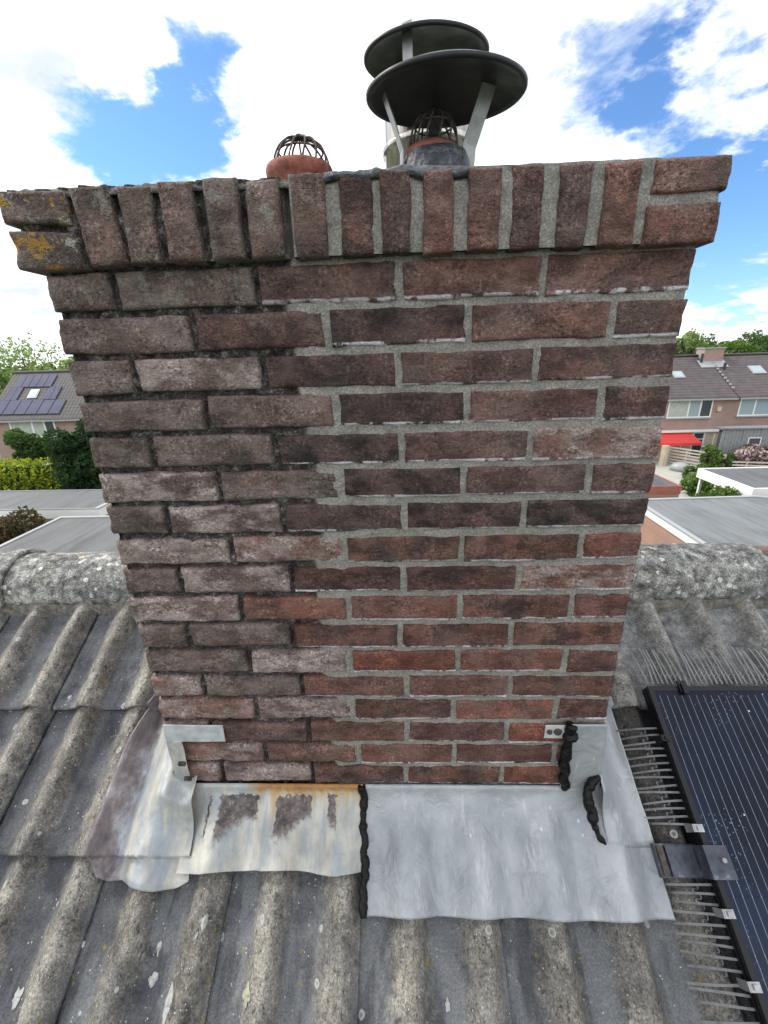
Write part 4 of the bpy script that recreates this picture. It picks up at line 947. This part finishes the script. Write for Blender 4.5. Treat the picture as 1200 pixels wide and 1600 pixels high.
# ---- right terrace, two dwellings
YR, RYR, EZ, RZ = 34.5, 39.0, -2.55, .25
hA, rA, slR = terrace('terraced_house', 15.0, 26.45, YR, RYR, EZ, RZ, 'pink brick terraced house with red awning and curtained upstairs window', 'wallR', 'tilesR')
hB, rB, _ = terrace('terraced_house', 26.45, 38.0, YR, RYR, EZ, RZ, 'pink brick terraced house with small roof window, right behind the grey shed', 'wallR', 'tilesR')
window(hA, 21.35, 24.75, -4.24, -2.78, YR, [22.95,23.85], ['curtain','glass2','glass'])
window(hB, 26.80, 31.6, -4.20, -2.80, YR, [28.0,29.4,30.6], ['glass2','glass2','glass2','glass2'])
window(hA, 21.55, 22.98, -6.80, -5.75, YR, [], ['glass'], .08); window(hA, 24.62, 25.45, -6.60, -5.42, YR, [], ['glass2'], .08)
mb = MB(); mb.box(23.72,24.66,YR-.05,YR+.02,GROUND,-5.40); dr = mb.build('door', M['white'], hA)
for (a,b,c,d) in ((23.84,24.54,-7.45,-6.0),(23.84,24.54,-5.9,-5.5)):
    mb = MB(); mb.box(a,b,YR-.07,YR-.052,c,d); o = link('pane', mesh_from('pane', mb.v, mb.f, False), M['glass']); o.parent = dr
mb = MB(); mb.box(20.2,25.75,YR-.035,YR-.005,GROUND,-5.42); mb.build('cream_cladding', M['cream'], hA)
mb = MB(); mb.box(20.0,25.8,YR-.30,YR-.0,-5.36,-5.20); mb.build('white_fascia', M['white'], hA)
mb = MB(); mb.slab([(20.4,YR-1.25,-6.02),(23.75,YR-1.25,-6.02),(23.45,YR-.06,-5.40),(20.4,YR-.06,-5.40)], .03); mb.slab([(20.4,YR-1.27,-6.22),(23.75,YR-1.27,-6.22),(23.75,YR-1.25,-6.02),(20.4,YR-1.25,-6.02)], .02); aw = mb.build('awning', M['awning'], hA)
mb = MB(); mb.box(25.12,25.40,YR-.16,YR,-3.78,-3.44); mb.build('alarm_box', M['orangebox'], hA)
# chimney on the terrace and rooflights
mb = MB(); mb.box(25.75,27.35,38.2,39.3,-.9,.86); ch = mb.build('chimney_stack', M['wallR'], rA) if False else mb.build('chimney_stack', M['wallR'], hA)
mb = MB(); mb.box(25.68,27.42,38.12,39.38,.86,.95); o = link('coping', mesh_from('coping', mb.v, mb.f, False), M['alu_trim']); o.parent = ch
mb = MB(); mb.slab([(25.3,37.5,EZ+3.0*slR+.10),(27.5,37.5,EZ+3.0*slR+.10),(27.5,38.3,EZ+3.8*slR+.13),(25.3,38.3,EZ+3.8*slR+.13)], .03); mb.build('lead_skirt', M['alu_trim'], hA)
mb = MB(); mb.tube([(27.0,37.3,EZ+2.8*slR),(27.0,37.3,EZ+2.8*slR+.55)], .11, 10); mb.tube([(25.55,38.1,EZ+3.6*slR),(25.55,38.1,EZ+3.6*slR+.8)], .10, 10); mb.build('vent_pipe', M['bin'], hA)
def rooflight(parent, x0, x1, y0, y1):
    z = lambda y: EZ+(y-YR)*slR+.13
    mb = MB(); mb.slab([(x0,y0,z(y0)),(x1,y0,z(y0)),(x1,y1,z(y1)),(x0,y1,z(y1))], .08); f = mb.build('roof_window', M['alu_trim'], parent)
    mb = MB(); e = .12; mb.slab([(x0+e,y0+e,z(y0+e)+.012),(x1-e,y0+e,z(y0+e)+.012),(x1-e,y1-e,z(y1-e)+.012),(x0+e,y1-e,z(y1-e)+.012)], .01); o = link('pane', mesh_from('pane', mb.v, mb.f, False), M['glass2']); o.parent = f
rooflight(hB, 28.95, 30.0, 36.6, 37.5); rooflight(hA, 22.6, 23.45, 36.35, 37.1)
mb = MB()
for i in range(9): y = 35.0+i*.36; mb.box(26.40,26.52,y,y+.2,EZ+(y-YR)*slR+.10,EZ+(y-YR)*slR+.26)
mb.build('party_line', M['alu_trim'], hB)
# ---- left house with panels
YL, RYL, EZL, RZL = 34.5, 38.6, -2.85, .50
hL, rL, slL = terrace('terraced_house', -34.0, -18.0, YL, RYL, EZL, RZL, 'house with solar panels around a roof window, behind the yellow hedge', 'wallL', 'tilesL')
window(hL, -32.35, -28.45, -4.60, -3.06, YL, [-30.4,-29.35], ['curtain','curtain','glass'], .12)
mb = MB(); mb.box(-31.4,-28.6,YL-.05,YL+.02,GROUND,-5.3); mb.build('garage_door', M['white'], hL)
def pv(pts):
    P = [tuple(on_roof(*Zl(*q), YL, EZL, slL, .10)) for q in pts]; mb = MB(); mb.slab([P[3],P[2],P[1],P[0]], .05); return mb.build('pv_panel', M['pv'], hL)
lerp = lambda a, b, t: (a[0]+(b[0]-a[0])*t, a[1]+(b[1]-a[1])*t)
def pv_row(tl, tr, brr, bl, n_):
    for i in range(n_):
        a, b = i/n_+.012/n_*3, (i+1)/n_-.012/n_*3
        pv([lerp(tl,tr,a), lerp(tl,tr,b), lerp(bl,brr,b), lerp(bl,brr,a)])
pv_row((142,205),(400,200),(352,283),(92,288),5); pv_row((85,290),(165,289),(112,378),(28,379),2); pv_row((348,285),(430,282),(384,370),(296,372),2); pv_row((-80,383),(462,373),(410,470),(-150,480),7)
P = [tuple(on_roof(*Zl(*q), YL, EZL, slL, .08)) for q in [(215,305),(278,302),(250,362),(184,364)]]; mb = MB(); mb.slab([P[3],P[2],P[1],P[0]], .06); rw_ = mb.build('roof_window', M['alu_trim'], hL)
c_ = np.mean(P, 0); Q = [tuple(c_+(np.array(q)-c_)*.82+np.array([0,-.01,.015])) for q in P]; mb = MB(); mb.slab([Q[3],Q[2],Q[1],Q[0]], .01); o = link('pane', mesh_from('pane', mb.v, mb.f, False), M['glass2']); o.parent = rw_
# ---- garages
def garage(label, pts, ztop, roofm, wallm, fascia='white', fh=.28, grp=None):
    cx = sum(p[0] for p in pts)/len(pts); cy = sum(p[1] for p in pts)/len(pts)
    g = empty('garage', (cx, cy, GROUND), label, 'garage', grp)
    ins = lambda k: [(cx+(p[0]-cx)*k, cy+(p[1]-cy)*k) for p in pts]
    mb = MB(); mb.poly_prism(ins(.985), GROUND, ztop-fh); mb.build('wall', M[wallm], g)
    mb = MB(); mb.poly_prism(ins(1.0), ztop-fh, ztop-.004); mb.build('fascia', M[fascia], g)
    mb = MB(); mb.poly_prism(ins(.975), ztop-.05, ztop+.006); mb.build('roof', M[roofm], g)
    mb = MB(); n_ = len(pts); A, B_ = ins(1.004), ins(.972)
    for i in range(n_):
        j = (i+1) % n_; b = len(mb.v); mb.v += [(*A[i],ztop),(*A[j],ztop),(*B_[j],ztop),(*B_[i],ztop),(*A[i],ztop+.05),(*A[j],ztop+.05),(*B_[j],ztop+.05),(*B_[i],ztop+.05)]
        mb.f += [(b,b+3,b+2,b+1),(b+4,b+5,b+6,b+7),(b,b+1,b+5,b+4),(b+1,b+2,b+6,b+5),(b+2,b+3,b+7,b+6),(b+3,b,b+4,b+7)]
    mb.build('roof_edge_trim', M['alu_trim'] if fascia != 'redtrim' else M['redtrim'], g)
    return g
garage('orange brick garage with large grey streaked flat roof and white fascia', [(9.75,6.0),(21.0,6.0),(21.0,14.5),(15.2,17.2),(10.05,17.0)], -5.1, 'flat', 'wallG')
garage('small outbuilding with dark flat roof and red brick edge', [(8.5,19.5),(13.6,19.4),(13.6,22.0),(8.5,22.0)], -5.3, 'flat_dark', 'wallG', 'redtrim', .35)
garage('long garage with grey flat roof and bright white fascia facing the chimney', [(-26.0,17.1),(-13.45,17.0),(-13.45,20.0),(-26.0,20.2)], -5.1, 'flat_grey', 'wallL', 'white', .42)
garage('garage with pale streaked flat roof and thin metal edge, over the ridge', [(-14.4,6.0),(-5.0,6.0),(-5.0,16.0),(-14.4,16.0)], -5.1, 'flat_warm', 'wallL', 'alu_trim', .12)
# carport with white posts
cp_ = empty('carport', (18.3,20.0,GROUND), 'open carport with flat roof, white fascia and white posts', 'carport')
mb = MB(); mb.box(15.95,22.5,18.15,21.7,-5.10,-5.06); mb.build('roof', M['flat_warm'], cp_)
mb = MB(); mb.box(15.85,15.95,18.05,21.8,-5.5,-5.02); mb.box(15.95,22.5,18.05,18.15,-5.5,-5.02); mb.box(15.95,22.5,21.7,21.8,-5.5,-5.02); mb.build('fascia', M['white'], cp_)
for y in (18.15,19.3,20.5,21.65):
    mb = MB(); mb.box(15.97,16.09,y-.06,y+.06,GROUND,-5.5); mb.build('post', M['white'], cp_)
mb = MB(); mb.box(17.2,22.4,18.3,21.6,GROUND,-5.55); mb.build('back_room', M['darkwood'], cp_)
# grey garden shed with planks
sh = empty('garden_shed', (27.0,31.8,GROUND), 'grey weathered plank shed with a small dark window behind the pink flowers', 'shed')
mb = MB(); mb.box(23.55,31.5,31.1,31.5,GROUND,-4.62); mb.build('wall', M['darkwood'], sh)
for i in range(33):
    x = 23.5+i*.245; mb = MB(); mb.box(x,x+.225,31.03+rnd.uniform(0,.02),31.1,GROUND,-4.60); mb.build('plank', M['shedwood'], sh)
mb = MB(); mb.slab([(23.3,30.9,-4.55),(31.7,30.9,-4.55),(31.7,31.75,-4.52),(23.3,31.75,-4.52)], .10); mb.build('roof', M['flat'], sh)
window(sh, 25.40,26.30,-5.84,-5.26,31.02,[],['glass'],.05,False)
# bin
bn = empty('wheelie_bin', (24.75,32.9,GROUND), 'dark wheelie bin standing by the white framed door', 'bin')
mb = MB(); mb.poly_prism([(24.45,32.65),(25.05,32.65),(25.05,33.15),(24.45,33.15)], GROUND+.06, GROUND+1.0); mb.build('body', M['bin'], bn)
mb = MB(); mb.slab([(24.40,32.58,GROUND+1.02),(25.10,32.58,GROUND+1.02),(25.10,33.22,GROUND+1.10),(24.40,33.22,GROUND+1.10)], .06); mb.build('lid', M['pv'], bn)
for x in (24.5,25.0):
    mb = MB(); mb.tube([(x-.03,33.15,GROUND+.1),(x+.03,33.15,GROUND+.1)], .10, 12); mb.build('wheel', M['bin'], bn)
# slatted fences
def fence(label, a, b, h, n_slats):
    a = np.array(a, float); b = np.array(b, float); f = empty('slat_fence', (a[0],a[1],GROUND), label, 'fence'); d = b-a; L_ = np.linalg.norm(d); e = d/L_; nn = np.array([-e[1],e[0]])
    ex3 = (e[0],e[1],0); ey3 = (nn[0],nn[1],0)
    for i in range(n_slats):
        z = GROUND+.15+(h-.2)*i/(n_slats-1); c = (a+b)/2; mb = MB(); mb.obox((c[0],c[1],z), ex3, ey3, (0,0,1), L_, .03, .11); mb.build('slat', M['palewood'], f)
    k = int(L_/1.8)+1
    for i in range(k+1):
        c = a+d*i/k; mb = MB(); mb.obox((c[0]+nn[0]*.06,c[1]+nn[1]*.06,GROUND+h/2), ex3, ey3, (0,0,1), .10,.08,h); mb.build('post', M['palewood'], f)
fence('pale wooden slat fence running from the awning to the shrubs', (21.3,33.2), (23.3,30.0), 1.35, 6)
fence('low pale wooden slat fence in front of the pink flowers', (23.3,30.0), (27.5,29.0), .9, 4)
mb = MB(); mb.tube([(20.6,32.6,GROUND),(20.62,32.6,GROUND+.5),(20.6,32.6,GROUND+1.55)], [.30,.27,.26], 9); mb.build('gate_pillar', M['cream'], label='short cream pillar where the slat fence begins', cat='pillar')

# ------------------------------------------------------------------ vegetation
def mat_leaf(name, a, b, trans=.25):
    n = NT(name); c = n.ramp(n.noise(1.3, 5, .65), [(.28,a),(.72,b)]); g = n.new('ShaderNodeNewGeometry')
    c = n.mix(1.0, c, n.ramp(g.outputs['Random Per Island'], [(0,(.65,.65,.65)),(1,(1.35,1.35,1.25))]), 'MULTIPLY')
    n.put(n.b.inputs['Base Color'], c); n.b.inputs['Roughness'].default_value = .7; n.b.inputs['Specular IOR Level'].default_value = .25
    t = n.new('ShaderNodeBsdfTranslucent'); n.put(t.inputs['Color'], n.mix(1.0, c, (1.5,1.7,.8), 'MULTIPLY')); mx = n.new('ShaderNodeMixShader'); mx.inputs[0].default_value = trans
    n.t.links.new(n.b.outputs[0], mx.inputs[1]); n.t.links.new(t.outputs[0], mx.inputs[2]); n.t.links.new(mx.outputs[0], n.t.nodes['Material Output'].inputs[0]); return n.m
M['leaf'] = mat_leaf('leaves_mid', (.040,.078,.024), (.095,.155,.048)); M['leaf_dark'] = mat_leaf('leaves_dark', (.014,.035,.016), (.035,.075,.028)); M['leaf_pale'] = mat_leaf('leaves_pale', (.12,.165,.075), (.23,.30,.14), .4)
M['leaf_yellow'] = mat_leaf('leaves_yellow', (.14,.20,.02), (.36,.40,.035)); M['leaf_red'] = mat_leaf('leaves_bronze', (.045,.04,.022), (.10,.075,.035)); M['leaf_bright'] = mat_leaf('leaves_bright', (.05,.10,.02), (.12,.19,.045)); M['petal'] = mat_leaf('pink_petals', (.42,.22,.32), (.62,.50,.55), .1)
M['bark'] = plain('bark', (.09,.07,.055), .95)
def leaves(blobs, N, size, seed, hollow=.55):
    rs = np.random.RandomState(seed); vol = np.array([b[3]*b[4]*b[5] for b in blobs])**(2/3); pick = rs.choice(len(blobs), N, p=vol/vol.sum()); B = np.array(blobs)[pick]
    d = rs.normal(size=(N,3)); d /= np.linalg.norm(d, axis=1)[:,None]; rad = (hollow+(1-hollow)*rs.rand(N)**.5)*(1+.28*fbm(d[:,0]*2.2+pick, d[:,1]*2.2, d[:,2]*2.2+seed, 3)*1.6)
    C_ = B[:,:3]+d*rad[:,None]*B[:,3:6]
    nrm = d*.6+rs.normal(size=(N,3))*.8; nrm /= np.linalg.norm(nrm, axis=1)[:,None]
    t = np.cross(nrm, rs.normal(size=(N,3))); t /= np.linalg.norm(t, axis=1)[:,None]; u = np.cross(nrm, t); sz = size*rs.uniform(.6,1.35,N)[:,None]
    V = np.stack([C_-t*sz, C_+u*sz*.55, C_+t*sz, C_-u*sz*.55], 1).reshape(-1,3)
    me = bpy.data.meshes.new('leaves'); me.vertices.add(4*N); me.vertices.foreach_set('co', V.reshape(-1)); me.loops.add(4*N); me.loops.foreach_set('vertex_index', np.arange(4*N)); me.polygons.add(N); me.polygons.foreach_set('loop_start', np.arange(N)*4); me.polygons.foreach_set('loop_total', np.full(N,4)); me.update(); me.validate(); return me
def plant(name, label, cat, base, blobs, N, size, mat, seed, trunk=.12, group=None, extra=None):
    """blobs given relative to the base: (x,y,z, rx,ry,rz)"""
    o = empty(name, base, label, cat, group); W = [(base[0]+b[0],base[1]+b[1],base[2]+b[2],b[3],b[4],b[5]) for b in blobs]
    child('crown', leaves(W, N, size, seed), M[mat], o)
    mb = MB(); top = max(b[2] for b in blobs); rr = random.Random(seed)
    mb.tube([(base[0],base[1],base[2]-.05),(base[0]+rr.uniform(-.1,.1)*top*.2,base[1],base[2]+top*.45),(base[0],base[1],base[2]+top*.9)], [trunk, trunk*.75, trunk*.25], 8)
    for b in W[:6]: mb.tube([(base[0],base[1],base[2]+top*.4),((base[0]+b[0])/2,(base[1]+b[1])/2,base[2]+top*.4+(b[2]-base[2]-top*.4)*.6),(b[0],b[1],b[2])], [trunk*.5,trunk*.3,trunk*.1], 6)
    mb.build('trunk', M['bark'], o, True)
    if extra is not None: child('flowers', leaves(W, extra[0], extra[1], seed+50, .9), M[extra[2]], o)
    return o
def clump(R_, H_, n_, seed, zlo=.3):
    rr = random.Random(seed); out_ = []
    for i in range(n_):
        a = rr.uniform(0, 2*math.pi); q = R_*.62*math.sqrt(rr.random()); z = H_*rr.uniform(zlo, .84); k = R_*rr.uniform(.30,.5)
        out_.append((q*math.cos(a), q*math.sin(a), z, k, k, k*rr.uniform(.75,1.05)))
    return out_
# hedge: one clipped hedge
hedge = empty('hedge', (-26.5,26.0,GROUND), 'clipped yellow green hedge below the house with solar panels', 'hedge')
hb = [(-31+i*.7, 26.0, GROUND+1.0+.02*math.sin(i*2), .62,.75,.9) for i in range(14)]+[(-31+i*.7, 26.0, GROUND+2.1, .62,.75,.85) for i in range(14)]
child('foliage', leaves(hb, 9000, .11, 5, .75), M['leaf_yellow'], hedge); 
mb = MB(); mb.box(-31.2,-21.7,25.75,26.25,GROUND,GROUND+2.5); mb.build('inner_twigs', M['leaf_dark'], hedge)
plant('bush', 'tall dark green bush at the end of the yellow hedge', 'bush', (-20.2,25.6,GROUND), clump(1.75,5.8,34,3,.08), 15000, .12, 'leaf_dark', 3)
plant('small_tree', 'mid green small tree rising behind the hedge in front of the window', 'tree', (-25.9,28.5,GROUND), clump(1.4,5.1,16,8,.45), 5000, .13, 'leaf', 8)
plant('small_tree', 'bronze leaved small tree beside the flat garage roofs', 'tree', (-16.2,15.2,GROUND), clump(1.35,3.0,14,12,.3), 7000, .09, 'leaf_red', 12)
# right garden plants
plant('bush', 'bright green bush between the dark flat roof and the carport', 'bush', (15.1,19.1,GROUND), clump(1.25,2.35,16,21,.3), 7000, .09, 'leaf_bright', 21)
plant('shrub', 'leafy green shrub climbing the slat fence', 'shrub', (22.6,30.4,GROUND), clump(.8,2.2,9,22,.2), 2500, .10, 'leaf_bright', 22, .05)
plant('shrub', 'rounded green shrub beside the dark bin', 'shrub', (23.5,30.5,GROUND), clump(.85,1.3,10,23,.2), 3000, .11, 'leaf', 23, .05)
for i, (x, y, r_, h_, lb) in enumerate([(24.7,30.35,.8,1.8,'pink flowering bush next to the rounded shrub'),(25.7,30.4,1.0,2.1,'pink flowering bush below the shed window'),(26.9,30.3,1.1,2.1,'pink flowering bush along the far end of the shed')]):
    plant('flower_bush', lb, 'bush', (x,y,GROUND), clump(r_,h_,10,30+i,.2), 2600, .10, 'leaf', 30+i, .05, None, (2600,.10,'petal'))
for i, (x, y, r_, h_, m_, lb) in enumerate([(20.7,28.6,.9,.9,'leaf_bright','low green plants at the foot of the cream pillar'),(19.6,26.5,1.2,.9,'leaf_pale','pale grey green low shrub behind the dark flat roof'),(21.6,27.2,1.1,1.0,'leaf','dark leafed border plant in the gravel garden'),(18.4,25.0,1.0,1.0,'leaf_bright','fresh green border plant next to the bright green bush')]):
    plant('border_plant', lb, 'plant', (x,y,GROUND), clump(r_,h_,8,40+i,.15), 1800, .10, m_, 40+i, .03)
mb = MB(); mb.lathe([(.0,.0),(.55,.02),(.66,.25),(.50,.52),(.2,.62),(.0,.63)], (20.9,30.9,GROUND), 14, .35, 4); mb.build('boulder', M['alu_trim'], smooth=True, label='pale rounded boulder lying near the slat fence', cat='boulder')
gb = MB(); gb.poly([(13.0,23.0,GROUND+.012),(26.0,23.0,GROUND+.012),(26.0,34.4,GROUND+.012),(17.0,34.4,GROUND+.012)]); M['gravel'] = plain('garden_gravel', (.40,.40,.37), .95, sc=8); gb.build('garden_path', M['gravel'], kind='structure')
# trees behind
def far_tree(x, y, R_, H_, mat, seed, label, N=9000, size=.3, zlo=.3): return plant('tree', label, 'tree', (x,y,GROUND), clump(R_,H_,24,seed,zlo), N, size, mat, seed, .3)
far_tree(-51,60,6.0,13.0,'leaf_pale',61,'pale feathery tree behind the house with solar panels, tallest of its group',3600,.22,.1)
far_tree(-42,58,5.5,10.4,'leaf_pale',62,'pale broad tree behind the ridge of the house with solar panels',10000)
far_tree(-61,62,6.5,10.4,'leaf_pale',63,'pale green tree beyond the gable of the house with solar panels',9000)
far_tree(-33,60,5.0,9.6,'leaf_pale',64,'low pale green tree behind the house with solar panels, partly hidden by the brick chimney',8000)
far_tree(39.5,62,4.2,11.6,'leaf_pale',71,'pale green tree behind the terrace, nearest the large brick chimney',9000)
far_tree(48.5,68,4.6,9.6,'leaf_bright',72,'bright green tree behind the chimney stack of the terrace',8000)
far_tree(56,85,5.0,10.9,'leaf',73,'round mid green tree beyond the terrace ridge',8000)
far_tree(69,88,6.0,10.7,'leaf',74,'broad mid green tree above the small roof window',8000)
far_tree(80,95,6.5,11.0,'leaf_pale',75,'green tree at the far end of the terrace',8000)
# far wood that closes the horizon
rs = np.random.RandomState(5); fb = []
for i in range(150):
    a = R(-70+140*i/149); D_ = rs.uniform(150,230); fb.append((D_*math.sin(a), D_*math.cos(a), GROUND+3.0, rs.uniform(6,10), 5, rs.uniform(4.5,8.0)))
link('distant_wood', leaves(fb, 40000, .9, 77, .6), M['leaf_dark'], label='distant belt of trees closing the horizon behind the houses', cat='wood', kind='stuff')
bpy.context.view_layer.update()
